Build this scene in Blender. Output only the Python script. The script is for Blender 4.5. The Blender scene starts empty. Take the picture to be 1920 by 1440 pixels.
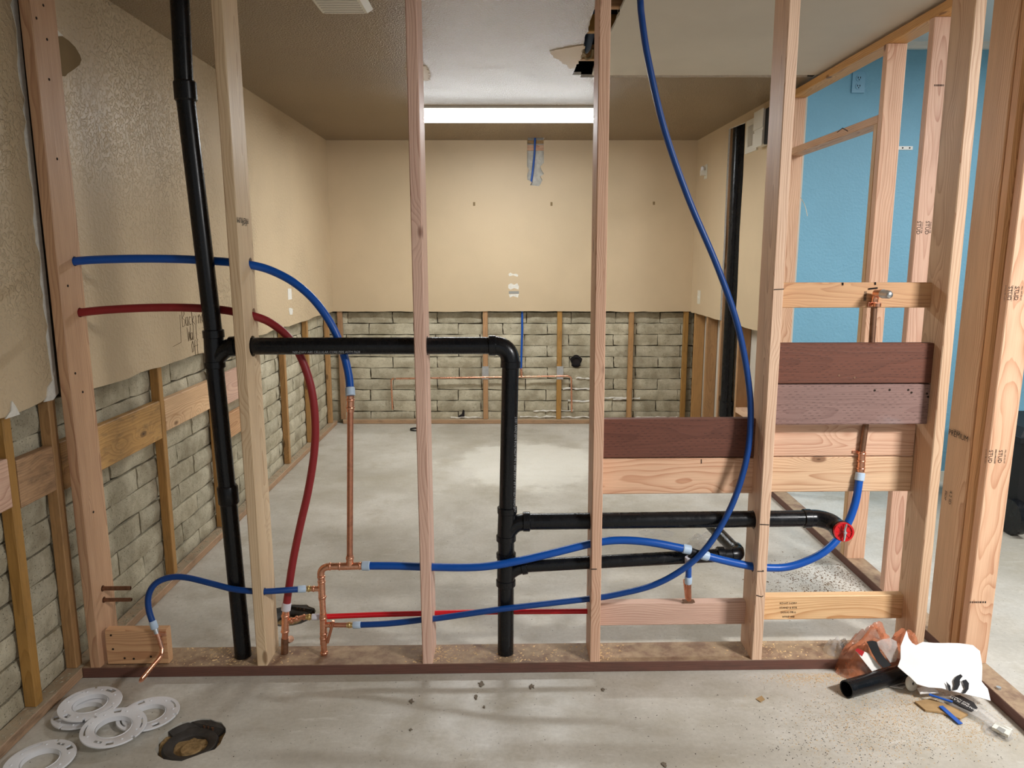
import bpy, bmesh, math, random
from mathutils import Vector, Matrix, noise as mnoise
random.seed(7)
SC = bpy.context.scene
COL = SC.collection
R = math.radians

# ------------------------------------------------------------------ camera, world, exposure
FPX = 1400.0; PITCH = R(9.73); CAMZ = 1.53
cd = bpy.data.cameras.new('camera'); cam = bpy.data.objects.new('camera', cd); COL.objects.link(cam)
cam.location = (0, 0, CAMZ); cam.rotation_euler = (R(90) - PITCH, 0, 0)
cd.sensor_width = 36.0; cd.lens = FPX / 1920 * 36; cd.clip_start = 0.05; cd.clip_end = 60
SC.camera = cam
vs = SC.view_settings
vs.view_transform = 'Standard'; vs.look = 'None'; vs.gamma = 1.0; vs.use_curve_mapping = False
vs.exposure = 0.1
W = bpy.data.worlds.new('world'); SC.world = W; W.use_nodes = True
W.node_tree.nodes['Background'].inputs['Color'].default_value = (0.92, 0.96, 1.0, 1)
W.node_tree.nodes['Background'].inputs['Strength'].default_value = 0.42
def area_lamp(name, loc, target, sx, sy, power, color, spread=100):
    ld = bpy.data.lights.new(name, 'AREA'); ld.shape = 'RECTANGLE'; ld.size = sx; ld.size_y = sy
    ld.energy = power; ld.color = color; ld.spread = R(spread)
    o = bpy.data.objects.new(name, ld); COL.objects.link(o); o.location = loc
    o.rotation_euler = (Vector(target) - Vector(loc)).to_track_quat('-Z', 'Y').to_euler()
    return o
# ceiling lamps of the front room (behind the camera) and of the blue room
area_lamp('front_room_lamp', (2.7, 0.55, 2.46), (1.3, 2.6, 0.3), 0.6, 0.2, 33, (1.0, 0.98, 0.97))
area_lamp('front_room_lamp.001', (-0.5, -0.8, 2.46), (-0.5, -0.4, 0), 1.2, 0.25, 20, (1.0, 0.97, 0.94))
area_lamp('blue_room_lamp', (3.1, 3.3, 2.72), (3.1, 3.6, 0), 1.2, 0.3, 42, (0.97, 0.98, 1.0), 170)

# ------------------------------------------------------------------ geometry helpers
CP, SP = math.cos(PITCH), math.sin(PITCH)
def ray(px, py):
    r, u = px - 960.0, 720.0 - py
    return r, FPX * CP + u * SP, u * CP - FPX * SP
def atY(px, py, Y):
    r, f, u = ray(px, py); t = Y / f
    return Vector((r * t, Y, CAMZ + u * t))
def atX(px, py, X):
    r, f, u = ray(px, py); t = X / r
    return Vector((X, f * t, CAMZ + u * t))
def atZ(px, py, Z=0.0):
    r, f, u = ray(px, py); t = (Z - CAMZ) / u
    return Vector((r * t, f * t, Z))
WY0, WSL = 2.557, 0.022            # front face of the stud wall
def wy(x): return WY0 + WSL * x
def D(px, py, d=0.07):
    r, f, u = ray(px, py); t = (WY0 + d) / (f - WSL * r)
    return Vector((r * t, f * t, CAMZ + u * t))
def PL(pts, d=0.07):
    return [p if isinstance(p, Vector) else D(p[0], p[1], p[2] if len(p) > 2 else d) for p in pts]

WM = {}                             # world matrix of every object, for parenting
class MB:
    def __init__(s): s.v = []; s.f = []; s.m = []
    def add(s, vs_, fs, mi=0):
        b = len(s.v); s.v += [tuple(v) for v in vs_]
        for f in fs: s.f.append(tuple(b + i for i in f)); s.m.append(mi)
        return s
    def hexa(s, c, mi=0):            # 8 corners: bottom ccw, top ccw
        return s.add(c, [(3,2,1,0),(4,5,6,7),(0,1,5,4),(1,2,6,5),(2,3,7,6),(3,0,4,7)], mi)
    def box(s, a, b, mi=0):
        x0,y0,z0 = a; x1,y1,z1 = b
        return s.hexa([(x0,y0,z0),(x1,y0,z0),(x1,y1,z0),(x0,y1,z0),(x0,y0,z1),(x1,y0,z1),(x1,y1,z1),(x0,y1,z1)], mi)
    def tube(s, pts, r, seg=14, caps=True, mi=0):
        pts = [Vector(p) for p in pts]; n = len(pts)
        rr = r if isinstance(r, (list, tuple)) else [r] * n
        T = []
        for i in range(n):
            t = pts[min(i + 1, n - 1)] - pts[max(i - 1, 0)]
            T.append(t.normalized() if t.length > 1e-9 else (T[-1] if T else Vector((0,0,1))))
        up = Vector((0,0,1)) if abs(T[0].z) < 0.9 else Vector((1,0,0))
        N = (up - T[0] * up.dot(T[0])).normalized()
        vs_ = []; fs = []
        for i in range(n):
            N = (N - T[i] * N.dot(T[i])).normalized(); B = T[i].cross(N)
            for k in range(seg):
                a = 2 * math.pi * k / seg
                vs_.append(pts[i] + (N * math.cos(a) + B * math.sin(a)) * rr[i])
        for i in range(n - 1):
            for k in range(seg):
                a, b = i * seg + k, i * seg + (k + 1) % seg
                fs.append((a, b, b + seg, a + seg))
        if caps:
            fs.append(tuple(range(seg - 1, -1, -1))); fs.append(tuple((n - 1) * seg + k for k in range(seg)))
        return s.add(vs_, fs, mi)
    def cyl(s, a, b, r, seg=16, mi=0, r2=None):
        return s.tube([a, b], [r, r if r2 is None else r2], seg, True, mi)
    def pipe(s, a, b, ro, ri, seg=20, mi=0):     # hollow pipe
        a = Vector(a); b = Vector(b); t = (b - a).normalized()
        up = Vector((0,0,1)) if abs(t.z) < 0.9 else Vector((1,0,0))
        N = (up - t * up.dot(t)).normalized(); B = t.cross(N)
        vs_ = []
        for p, r in ((a, ro), (b, ro), (b, ri), (a, ri)):
            for k in range(seg):
                q = 2 * math.pi * k / seg; vs_.append(p + (N * math.cos(q) + B * math.sin(q)) * r)
        fs = []
        for i in range(4):
            for k in range(seg):
                a0, b0 = i * seg + k, i * seg + (k + 1) % seg
                j = (i + 1) % 4
                fs.append((a0, b0, j * seg + (k + 1) % seg, j * seg + k))
        return s.add(vs_, fs, mi)
    def lathe(s, prof, o=(0,0,0), seg=32, mi=0, closed=True):   # profile (r,z) around Z, closed loop
        n = len(prof); vs_ = []; fs = []
        for k in range(seg):
            a = 2 * math.pi * k / seg
            for r, z in prof: vs_.append((o[0] + r * math.cos(a), o[1] + r * math.sin(a), o[2] + z))
        for k in range(seg):
            for i in range(n if closed else n - 1):
                a, b = k * n + i, k * n + (i + 1) % n
                c, d = ((k + 1) % seg) * n + (i + 1) % n, ((k + 1) % seg) * n + i
                fs.append((a, d, c, b))
        return s.add(vs_, fs, mi)
    def prism(s, poly, ext, mi=0, mi_side=None):  # polygon (3D points) extruded by vector
        n = len(poly); e = Vector(ext); a = [Vector(p) for p in poly]
        vs_ = a + [p + e for p in a]
        b = len(s.v); s.v += [tuple(v) for v in vs_]
        s.f.append(tuple(b + i for i in range(n - 1, -1, -1))); s.m.append(mi)
        s.f.append(tuple(b + n + i for i in range(n))); s.m.append(mi)
        for i in range(n):
            j = (i + 1) % n
            s.f.append((b + i, b + j, b + n + j, b + n + i)); s.m.append(mi if mi_side is None else mi_side)
        return s
    def mesh(s, name):
        me = bpy.data.meshes.new(name); me.from_pydata(s.v, [], s.f); me.update()
        for p, mi in zip(me.polygons, s.m): p.material_index = mi
        return me

def fix_normals(me):
    bm = bmesh.new(); bm.from_mesh(me); bmesh.ops.recalc_face_normals(bm, faces=bm.faces); bm.to_mesh(me); bm.free()
def smooth(me, ang=40):
    for p in me.polygons: p.use_smooth = True
    try: me.set_sharp_from_angle(angle=R(ang))
    except Exception: pass
def obj(name, me, mats, parent=None, sm=None, matrix=None):
    if isinstance(me, MB): me = me.mesh(name); fix_normals(me)
    if not isinstance(mats, (list, tuple)): mats = [mats]
    if len(me.materials) == 0:
        for m in mats: me.materials.append(m)
    if sm: smooth(me, sm)
    o = bpy.data.objects.new(name, me); COL.objects.link(o)
    mw = Matrix(matrix) if matrix is not None else Matrix()
    o.matrix_basis = mw; WM[o.name] = mw
    if parent is not None:
        o.parent = parent
        o.matrix_parent_inverse = PINV(parent)
    return o
def PINV(parent):
    return WM[parent.name].inverted()
def thing(name, label, cat, loc=(0,0,0), group=None):
    o = bpy.data.objects.new(name, None); COL.objects.link(o); o.empty_display_size = 0.05
    o.location = loc; WM[o.name] = Matrix.Translation(Vector(loc))
    return tag(o, label, cat, group)
def tag(o, label, cat, group=None):
    o['label'] = label; o['category'] = cat
    if group: o['group'] = group
    return o
def struct(o): o['kind'] = 'structure'; return o
def cr(pts, n=8):                    # Catmull-Rom through points
    pts = [Vector(p) for p in pts]; P = [pts[0] * 2 - pts[1]] + pts + [pts[-1] * 2 - pts[-2]]
    out = []
    for i in range(1, len(P) - 2):
        for k in range(n):
            t = k / n; a, b, c, d = P[i-1], P[i], P[i+1], P[i+2]
            out.append(0.5 * ((2*b) + (c-a)*t + (2*a-5*b+4*c-d)*t*t + (3*b-a-3*c+d)*t**3))
    out.append(pts[-1]); return out
def frame(p0, p1, wdir):
    z = (p1 - p0); L = z.length; z.normalize()
    x = Vector(wdir); x = (x - z * x.dot(z)).normalized(); y = z.cross(x)
    m = Matrix((x, y, z)).transposed().to_4x4(); m.translation = p0
    return m, L
def boolean(me, cutters):
    o = bpy.data.objects.new('tmp', me); COL.objects.link(o); cs = []
    for i, c in enumerate(cutters):
        if isinstance(c, MB): c = c.mesh('cut'); fix_normals(c)
        co = bpy.data.objects.new('cut%d' % i, c); COL.objects.link(co); cs.append(co)
        md = o.modifiers.new('b%d' % i, 'BOOLEAN'); md.operation = 'DIFFERENCE'; md.object = co; md.solver = 'EXACT'
    bpy.context.view_layer.update()
    dg = bpy.context.evaluated_depsgraph_get()
    res = bpy.data.meshes.new_from_object(o.evaluated_get(dg))
    for c in cs: bpy.data.objects.remove(c)
    bpy.data.objects.remove(o)
    return res
def lumber(name, p0, p1, w, t, wdir, mat, parent=None, ch=0.003, holes=()):
    """board whose centre line runs p0 to p1; w along wdir, t across; local z is the grain"""
    p0 = Vector(p0); p1 = Vector(p1); m, L = frame(p0, p1, wdir)
    a, b = w / 2, t / 2; c = ch
    prof = [(-a+c,-b),(a-c,-b),(a,-b+c),(a,b-c),(a-c,b),(-a+c,b),(-a,b-c),(-a,-b+c)]
    mb = MB(); mb.prism([(x, y, 0) for x, y in prof], (0, 0, L))
    me = mb.mesh(name); fix_normals(me)
    if holes:
        inv = m.inverted(); cut = []
        for (p, dr, r) in holes:
            p = inv @ Vector(p); dr = (inv.to_3x3() @ Vector(dr)).normalized()
            q = MB(); q.cyl(p - dr * 0.12, p + dr * 0.12, r, 20); cut.append(q)
        me = boolean(me, cut)
    return obj(name, me, mat, parent, None, m)
def text_on(name, s, size, org, xd, yd, mat, parent=None, off=0.0008, align='CENTER'):
    cu = bpy.data.curves.new('t', 'FONT'); cu.body = s; cu.size = size; cu.align_x = align; cu.align_y = 'CENTER'; cu.resolution_u = 2
    to = bpy.data.objects.new('t', cu); COL.objects.link(to)
    bpy.context.view_layer.update()
    me = bpy.data.meshes.new_from_object(to.evaluated_get(bpy.context.evaluated_depsgraph_get()))
    bpy.data.objects.remove(to)
    xd = Vector(xd).normalized(); yd = Vector(yd); yd = (yd - xd * yd.dot(xd)).normalized(); zd = xd.cross(yd)
    m = Matrix((xd, yd, zd)).transposed().to_4x4(); m.translation = Vector(org) + zd * off
    me.materials.clear()
    return obj(name, me, mat, parent, None, m)
def barcode(name, w, h, org, xd, yd, mat, parent=None, off=0.0008):
    mb = MB(); x = -w / 2
    rnd = random.Random(int(abs(org[0]) * 1000))
    while x < w / 2:
        bw = rnd.choice((0.03, 0.05, 0.08)) * w
        mb.add([(x,-h/2,0),(x+bw,-h/2,0),(x+bw,h/2,0),(x,h/2,0)], [(0,1,2,3)]); x += bw * 1.9
    xd = Vector(xd).normalized(); yd = Vector(yd); yd = (yd - xd * yd.dot(xd)).normalized(); zd = xd.cross(yd)
    m = Matrix((xd, yd, zd)).transposed().to_4x4(); m.translation = Vector(org) + zd * off
    me = mb.mesh(name)
    return obj(name, me, mat, parent, None, m)

# ------------------------------------------------------------------ materials
class NT:
    def __init__(s, name):
        s.m = bpy.data.materials.new(name); s.m.use_nodes = True; s.t = s.m.node_tree
        s.b = s.t.nodes['Principled BSDF']; s.out = s.t.nodes['Material Output']
    def n(s, typ, ins=None, **pr):
        nd = s.t.nodes.new(typ)
        for k, v in pr.items(): setattr(nd, k, v)
        for k, v in (ins or {}).items(): s.set(nd.inputs[k], v)
        return nd
    def set(s, sock, v):
        if isinstance(v, bpy.types.NodeSocket): s.t.links.new(v, sock)
        else: sock.default_value = v
    def math(s, op, a, b=None, c=None, clamp=False):
        nd = s.t.nodes.new('ShaderNodeMath'); nd.operation = op; nd.use_clamp = clamp
        s.set(nd.inputs[0], a)
        if b is not None: s.set(nd.inputs[1], b)
        if c is not None: s.set(nd.inputs[2], c)
        return nd.outputs[0]
    def vmul(s, v, k):
        nd = s.t.nodes.new('ShaderNodeVectorMath'); nd.operation = 'MULTIPLY'; s.set(nd.inputs[0], v); nd.inputs[1].default_value = k
        return nd.outputs[0]
    def vadd(s, v, k):
        nd = s.t.nodes.new('ShaderNodeVectorMath'); nd.operation = 'ADD'; s.set(nd.inputs[0], v); s.set(nd.inputs[1], k)
        return nd.outputs[0]
    def noise(s, vec, scale, detail=3, rough=0.5, out='Fac'):
        nd = s.n('ShaderNodeTexNoise', {'Vector': vec, 'Scale': scale, 'Detail': detail, 'Roughness': rough}); return nd.outputs[out]
    def sstep(s, x, lo, hi, a=0.0, b=1.0):
        nd = s.n('ShaderNodeMapRange', {'Value': x, 'From Min': lo, 'From Max': hi, 'To Min': a, 'To Max': b}, interpolation_type='SMOOTHSTEP'); return nd.outputs[0]
    def mix(s, f, a, b, mode='MIX'):
        nd = s.n('ShaderNodeMix', data_type='RGBA', blend_type=mode)
        s.set(nd.inputs[0], f); s.set(nd.inputs[6], a if not isinstance(a, tuple) else (*a[:3], 1)); s.set(nd.inputs[7], b if not isinstance(b, tuple) else (*b[:3], 1))
        return nd.outputs[2]
    def obj(s): return s.n('ShaderNodeTexCoord').outputs['Object']
    def pos(s): return s.n('ShaderNodeNewGeometry').outputs['Position']
    def rand(s): return s.n('ShaderNodeObjectInfo').outputs['Random']
    def xyz(s, v):
        nd = s.n('ShaderNodeSeparateXYZ', {0: v}); return nd.outputs
    def comb(s, x, y, z):
        return s.n('ShaderNodeCombineXYZ', {0: x, 1: y, 2: z}).outputs[0]
    def bump(s, h, strength, dist=0.01):
        nd = s.n('ShaderNodeBump', {'Height': h, 'Strength': strength, 'Distance': dist}); s.t.links.new(nd.outputs[0], s.b.inputs['Normal'])
    def set_b(s, **k):
        for a, v in k.items():
            a = {'color': 'Base Color', 'rough': 'Roughness', 'metal': 'Metallic', 'spec': 'Specular IOR Level', 'alpha': 'Alpha', 'coat': 'Coat Weight'}.get(a, a)
            if isinstance(v, tuple): v = (*v[:3], 1)
            s.set(s.b.inputs[a], v)
        return s

def srgb(r, g, b):
    f = lambda c: (c/255/12.92) if c/255 <= 0.04045 else ((c/255+0.055)/1.055)**2.4
    return (f(r), f(g), f(b))
def plain(name, col, rough=0.5, spec=0.5, metal=0.0, var=0.0, nscale=40, bump=0.0):
    s = NT(name); c = (*col[:3], 1)
    if var or bump:
        h = s.noise(s.obj(), nscale, 4, 0.6)
        k = s.sstep(h, 0.3, 0.7)
        s.set_b(color=s.mix(k, tuple(x*(1-var) for x in col), tuple(min(1, x*(1+var)) for x in col)))
        if bump: s.bump(h, bump, 0.004)
    else: s.set_b(color=col)
    s.set_b(rough=rough, spec=spec, metal=metal); return s.m

def wood(name, base, late, rings=0.006, ringamt=0.6, knots=True, rough=0.5, dirt=0.0, incise=False, dust=None, huevar=0.12, blot=None):
    s = NT(name); o = s.obj(); rnd = s.rand()
    x, y, z = s.xyz(o)
    r50 = s.math('MULTIPLY', rnd, 57.0)
    off = s.comb(r50, s.math('MULTIPLY', rnd, 31.0), s.math('MULTIPLY', rnd, 83.0))
    po = s.vadd(o, off)
    slow = s.noise(s.vmul(po, (3.0, 3.0, 0.9)), 1.6, 2)
    slow2 = s.noise(s.vmul(po, (9.0, 9.0, 1.3)), 2.0, 2)
    rr2 = s.math('FRACT', s.math('MULTIPLY', rnd, 7.31))
    cx = s.math('ADD', x, s.math('MULTIPLY', s.math('SUBTRACT', rnd, 0.5), 0.14))
    cy = s.math('ADD', y, s.math('ADD', 0.03, s.math('MULTIPLY', rr2, 0.10)))
    rad = s.math('SQRT', s.math('ADD', s.math('MULTIPLY', cx, cx), s.math('MULTIPLY', cy, cy)))
    rad = s.math('ADD', rad, s.math('MULTIPLY', slow, 0.075))
    rad = s.math('ADD', rad, s.math('MULTIPLY', slow2, 0.010))
    kn = None
    if knots:
        vo = s.n('ShaderNodeTexVoronoi', {'Vector': s.vmul(po, (8.0, 8.0, 3.4)), 'Scale': 1.0}, feature='F1')
        gate = s.math('GREATER_THAN', s.n('ShaderNodeSeparateColor', {0: vo.outputs['Color']}).outputs[0], 0.45)
        d = vo.outputs['Distance']
        d = s.math('ADD', d, s.math('SUBTRACT', 1.0, gate))
        warp = s.sstep(d, 0.42, 0.05)
        rad = s.math('ADD', rad, s.math('MULTIPLY', warp, 0.022))
        kn = s.sstep(d, 0.125, 0.075); kc = s.sstep(d, 0.05, 0.02)
    ph = s.math('FRACT', s.math('DIVIDE', rad, rings))
    ring = s.math('MULTIPLY', s.math('POWER', ph, 2.6), s.sstep(ph, 1.0, 0.93))
    fib = s.noise(s.vmul(po, (1.0, 1.0, 0.02)), 420, 2)
    c = s.mix(s.math('MULTIPLY', ring, ringamt, clamp=True), base, late)
    c = s.mix(s.sstep(fib, 0.3, 0.75, 0.0, 0.22), c, tuple(k * 0.6 for k in late))
    c = s.mix(s.sstep(slow2, 0.35, 0.7, 0.0, 0.35), c, tuple(min(1, k * 1.12) for k in base))
    hv = s.n('ShaderNodeHueSaturation', {'Hue': s.math('ADD', 0.5 - huevar * 0.05, s.math('MULTIPLY', rr2, huevar * 0.1)),
              'Saturation': s.math('ADD', 0.85, s.math('MULTIPLY', rr2, 0.25)),
              'Value': s.math('ADD', 1.0 - huevar, s.math('MULTIPLY', rnd, 2 * huevar)), 'Color': c}); c = hv.outputs[0]
    if knots:
        c = s.mix(s.math('MULTIPLY', kn, 0.75), c, tuple(k * 0.42 for k in late)); c = s.mix(s.math('MULTIPLY', kc, 0.8), c, tuple(k * 0.12 for k in late))
    h = s.math('ADD', s.math('MULTIPLY', ring, 0.5), fib)
    if dirt:
        dn = s.noise(s.vmul(po, (1, 1, 0.35)), 22, 5, 0.7)
        c = s.mix(s.sstep(dn, 0.45, 0.75, 0.0, dirt), c, (0.05, 0.04, 0.03))
    if blot:
        bn = s.noise(s.vmul(po, (1, 1, 0.5)), 9, 4, 0.6)
        c = s.mix(s.sstep(bn, 0.5, 0.75, 0.0, blot[0]), c, blot[1])
    if incise:
        v = s.math('DIVIDE', s.math('ADD', x, 5.0), 0.0098); row = s.math('FLOOR', v)
        jit = s.math('MULTIPLY', s.noise(s.vmul(po, (40, 40, 4)), 1.0, 1), 0.5)
        u = s.math('ADD', s.math('ADD', s.math('DIVIDE', s.math('ADD', z, 5.0), 0.027), s.math('MULTIPLY', row, 0.38)), jit)
        a = s.math('LESS_THAN', s.math('FRACT', u), 0.42); b = s.math('LESS_THAN', s.math('FRACT', v), 0.17)
        slit = s.math('MULTIPLY', s.math('MULTIPLY', a, b), s.sstep(s.noise(s.vmul(po, (55, 55, 14)), 1.0, 2), 0.4, 0.55))
        c = s.mix(s.math('MULTIPLY', slit, 0.6), c, (0.012, 0.006, 0.005))
        h = s.math('SUBTRACT', h, s.math('MULTIPLY', slit, 2.0))
    if dust:
        nz = s.xyz(s.n('ShaderNodeNewGeometry').outputs['Normal'])[2]
        dn = s.noise(s.pos(), 14, 5, 0.7)
        k = s.math('MULTIPLY', s.sstep(nz, 0.6, 0.9), s.sstep(dn, 0.3, 0.65, 0.25, 0.92))
        c = s.mix(k, c, dust)
    s.set_b(color=c, rough=s.sstep(fib, 0.2, 0.8, rough - 0.06, rough + 0.1), spec=0.4)
    s.bump(h, 0.22, 0.0016)
    return s.m

M = {}
M['fir'] = wood('new_fir_lumber', srgb(226,190,152), srgb(168,106,66), ringamt=0.75)
M['fir_pink'] = wood('pink_fir_lumber', srgb(228,188,160), srgb(172,104,76), ringamt=0.7)
M['fir_orange'] = wood('orange_fir_lumber', srgb(216,168,118), srgb(160,96,50), ringamt=0.75)
M['pine'] = wood('pale_pine_lumber', srgb(230,202,160), srgb(186,138,90), ringamt=0.65)
M['old'] = wood('old_amber_lumber', srgb(182,138,88), srgb(132,90,50), ringamt=0.5, rough=0.55, dirt=0.25)
M['oldboard'] = wood('weathered_board', srgb(196,152,100), srgb(136,92,52), ringamt=0.6, dirt=0.6)
M['treated'] = wood('brown_treated_lumber', srgb(112,68,54), srgb(74,42,32), ringamt=0.5, incise=True, rough=0.55, knots=False)
M['treated_grey'] = wood('weathered_treated_lumber', srgb(142,110,100), srgb(104,72,64), ringamt=0.5, incise=True, rough=0.6, knots=True, blot=(0.6, srgb(158,142,140)))
M['sill'] = wood('brown_sill_lumber', srgb(116,78,66), srgb(78,48,40), ringamt=0.4, knots=False, rough=0.6, dirt=0.4, dust=srgb(176,152,122))
M['plate_grey'] = wood('dusty_plate_lumber', srgb(176,140,100), srgb(130,96,62), ringamt=0.4, knots=False, rough=0.7, dirt=0.5, dust=srgb(168,154,130))

def paint(name, col, kind, rough=0.45, patch=None):
    s = NT(name); p = s.pos()
    lg = s.noise(p, 1.1, 4, 0.6)
    c = s.mix(s.sstep(lg, 0.3, 0.7), tuple(k * 0.94 for k in col), tuple(min(1, k * 1.05) for k in col))
    if kind == 'knock':
        a = s.noise(p, 55, 3, 0.55); h = s.sstep(a, 0.47, 0.58); b2 = s.noise(p, 160, 2)
        h = s.math('ADD', h, s.math('MULTIPLY', b2, 0.4)); st, ds = 0.35, 0.004
        st = s.sstep(s.noise(p, 1.6, 2), 0.38, 0.62, 0.3, 0.9)
    elif kind == 'stipple':
        a = s.noise(p, 115, 3, 0.6); h = s.sstep(a, 0.38, 0.64); st, ds = 1.0, 0.011
    elif kind == 'wall':
        h = s.sstep(s.noise(p, 60, 4, 0.6), 0.3, 0.7); st, ds = 0.35, 0.004
    elif kind == 'peel':
        h = s.noise(p, 130, 3, 0.5); st, ds = 0.22, 0.003
    else:
        h = s.noise(p, 200, 2); st, ds = 0.06, 0.002
    s.set_b(color=c, rough=rough, spec=0.4); s.bump(h, st, ds)
    return s.m
TAN = srgb(205,183,150)
M['paint_knock'] = paint('tan_knockdown_paint', TAN, 'knock', 0.42)
M['paint'] = paint('tan_orange_peel_paint', TAN, 'peel', 0.48)
M['ceil'] = paint('tan_stipple_ceiling_paint', srgb(182,158,124), 'stipple', 0.33)
M['ceil_smooth'] = paint('torn_ceiling_skim', srgb(184,160,126), 'peel', 0.4)
M['ceil_patch'] = paint('grey_ceiling_panel_paint', srgb(208,200,186), 'peel', 0.6)
M['blue_wall'] = paint('sky_blue_wall_paint', srgb(124,178,202), 'wall', 0.5)
M['blue_plate'] = plain('glossy_blue_plate', srgb(112,168,196), 0.35)
M['gypsum'] = plain('white_gypsum', srgb(226,222,212), 0.9, 0.2, var=0.08, nscale=60, bump=0.4)
M['kraft'] = plain('bare_brown_kraft_paper', srgb(138,116,84), 0.85, 0.2, var=0.05, nscale=8)
M['white_paint'] = plain('white_enamel', srgb(232,230,222), 0.4)
M['cream'] = plain('cream_trim_paint', srgb(220,216,200), 0.5)

def brickmat():
    s = NT('buff_slump_block'); o = s.obj(); p = s.pos(); rnd = s.rand()
    a = s.noise(p, 7, 5, 0.65); b = s.noise(p, 38, 4, 0.7); sp = s.noise(p, 170, 2, 0.5)
    c = s.mix(s.sstep(a, 0.3, 0.7), srgb(164,154,130), srgb(204,196,172))
    c = s.mix(s.sstep(b, 0.55, 0.75, 0, 0.4), c, srgb(128,118,98))
    c = s.mix(s.sstep(sp, 0.66, 0.72, 0, 0.8), c, srgb(70,62,50))
    hv = s.n('ShaderNodeHueSaturation', {'Saturation': 1.0, 'Value': s.math('ADD', 0.88, s.math('MULTIPLY', rnd, 0.24)), 'Color': c}); c = hv.outputs[0]
    s.set_b(color=c, rough=0.9, spec=0.2)
    h = s.math('ADD', s.math('MULTIPLY', a, 0.6), s.math('ADD', s.math('MULTIPLY', b, 0.8), s.math('MULTIPLY', s.sstep(sp, 0.72, 0.62), 0.5)))
    s.bump(h, 0.7, 0.008); return s.m
M['brick'] = brickmat()
M['mortar'] = plain('grey_mortar', srgb(82,75,62), 0.95, 0.1, var=0.25, nscale=30, bump=0.6)

def concrete():
    s = NT('stained_concrete'); p = s.pos()
    big = s.noise(p, 0.9, 5, 0.6); mid = s.noise(p, 4.5, 5, 0.65); fine = s.noise(p, 60, 4, 0.7)
    streak = s.noise(s.vmul(p, (2.2, 9.0, 1.0)), 2.5, 5, 0.7)
    c = s.mix(s.sstep(big, 0.32, 0.66), srgb(176,170,156), srgb(214,210,200))
    c = s.mix(s.sstep(mid, 0.45, 0.75, 0, 0.55), c, srgb(166,156,134))
    c = s.mix(s.sstep(streak, 0.56, 0.72, 0, 0.4), c, srgb(226,224,216))
    c = s.mix(s.sstep(streak, 0.4, 0.26, 0, 0.35), c, srgb(146,132,108))
    c = s.mix(s.sstep(fine, 0.35, 0.65, 0, 0.16), c, srgb(130,122,108))
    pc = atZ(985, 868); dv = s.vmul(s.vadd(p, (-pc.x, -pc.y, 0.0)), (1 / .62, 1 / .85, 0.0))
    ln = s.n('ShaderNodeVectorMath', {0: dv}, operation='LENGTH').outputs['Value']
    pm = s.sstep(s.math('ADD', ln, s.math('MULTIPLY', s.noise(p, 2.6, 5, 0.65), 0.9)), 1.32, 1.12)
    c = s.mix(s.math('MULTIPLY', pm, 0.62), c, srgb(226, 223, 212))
    sp = s.noise(p, 110, 1, 0.4)
    c = s.mix(s.sstep(sp, 0.73, 0.77, 0, 0.7), c, srgb(60,54,46))
    s.set_b(color=c, rough=s.sstep(mid, 0.3, 0.7, 0.34, 0.6), spec=0.5)
    s.bump(s.math('ADD', mid, s.math('MULTIPLY', fine, 0.25)), 0.12, 0.01); return s.m
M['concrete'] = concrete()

def abs_mat(name, col=(0.006,0.0065,0.008), rough=0.2, scuff=0.55):
    s = NT(name); o = s.pos()
    a = s.noise(s.vmul(o, (30, 30, 8)), 1.0, 5, 0.75); b = s.noise(o, 6, 3)
    k = s.math('MULTIPLY', s.sstep(a, 0.62, 0.8), s.sstep(b, 0.4, 0.7))
    s.set_b(color=s.mix(s.math('MULTIPLY', k, scuff), col, (0.13, 0.13, 0.135)), rough=s.sstep(a, 0.3, 0.8, rough, rough + 0.22), spec=0.34); return s.m
M['abs'] = abs_mat('black_abs_plastic')
M['abs_shiny'] = abs_mat('glossy_black_abs', rough=0.16, scuff=0.25)
def pex(name, col, rough=0.35):
    s = NT(name); a = s.noise(s.pos(), 25, 4, 0.7)
    s.set_b(color=s.mix(s.sstep(a, 0.55, 0.8, 0, 0.3), col, tuple(min(1, k * 1.25 + 0.04) for k in col)), rough=rough, spec=0.45); return s.m
M['pex_blue'] = pex('blue_pex_tube', srgb(6,80,170))
M['pex_blue2'] = pex('deep_blue_pex_tube', srgb(6,62,132), 0.4)
M['pex_red'] = pex('dull_red_pex_tube', srgb(142,34,38), 0.45)
M['pex_red2'] = pex('bright_red_pex_tube', srgb(206,14,28), 0.35)
def copper(name, col, rough, tarn):
    s = NT(name); a = s.noise(s.pos(), 28, 5, 0.7)
    s.set_b(color=s.mix(s.sstep(a, 0.4, 0.75, 0, tarn), col, tuple(k * 0.35 for k in col)), rough=s.sstep(a, 0.3, 0.8, rough, rough + 0.25), metal=1.0); return s.m
M['copper'] = copper('bright_copper', (0.86, 0.44, 0.29), 0.22, 0.35)
M['copper_pipe'] = copper('drawn_copper_pipe', (0.66, 0.30, 0.19), 0.34, 0.5)
M['copper_old'] = copper('tarnished_copper', (0.30, 0.17, 0.11), 0.45, 0.6)
M['brass'] = copper('brass', (0.75, 0.56, 0.24), 0.28, 0.3)
M['steel'] = copper('galvanised_steel', (0.62, 0.64, 0.65), 0.35, 0.2)
M['ring'] = plain('pale_blue_expansion_ring', srgb(186,206,226), 0.45, 0.5)
M['ring_clear'] = plain('milky_expansion_ring', srgb(212,208,214), 0.45, 0.5)
M['pvc'] = plain('white_pvc', srgb(228,228,230), 0.32, 0.5)
M['ink'] = plain('black_ink', (0.012, 0.011, 0.012), 0.7, 0.2)
M['ink_brown'] = plain('faded_pencil', srgb(82,64,44), 0.8, 0.1)
M['print'] = plain('pale_pipe_print', srgb(168,170,172), 0.6, 0.2)
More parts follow.
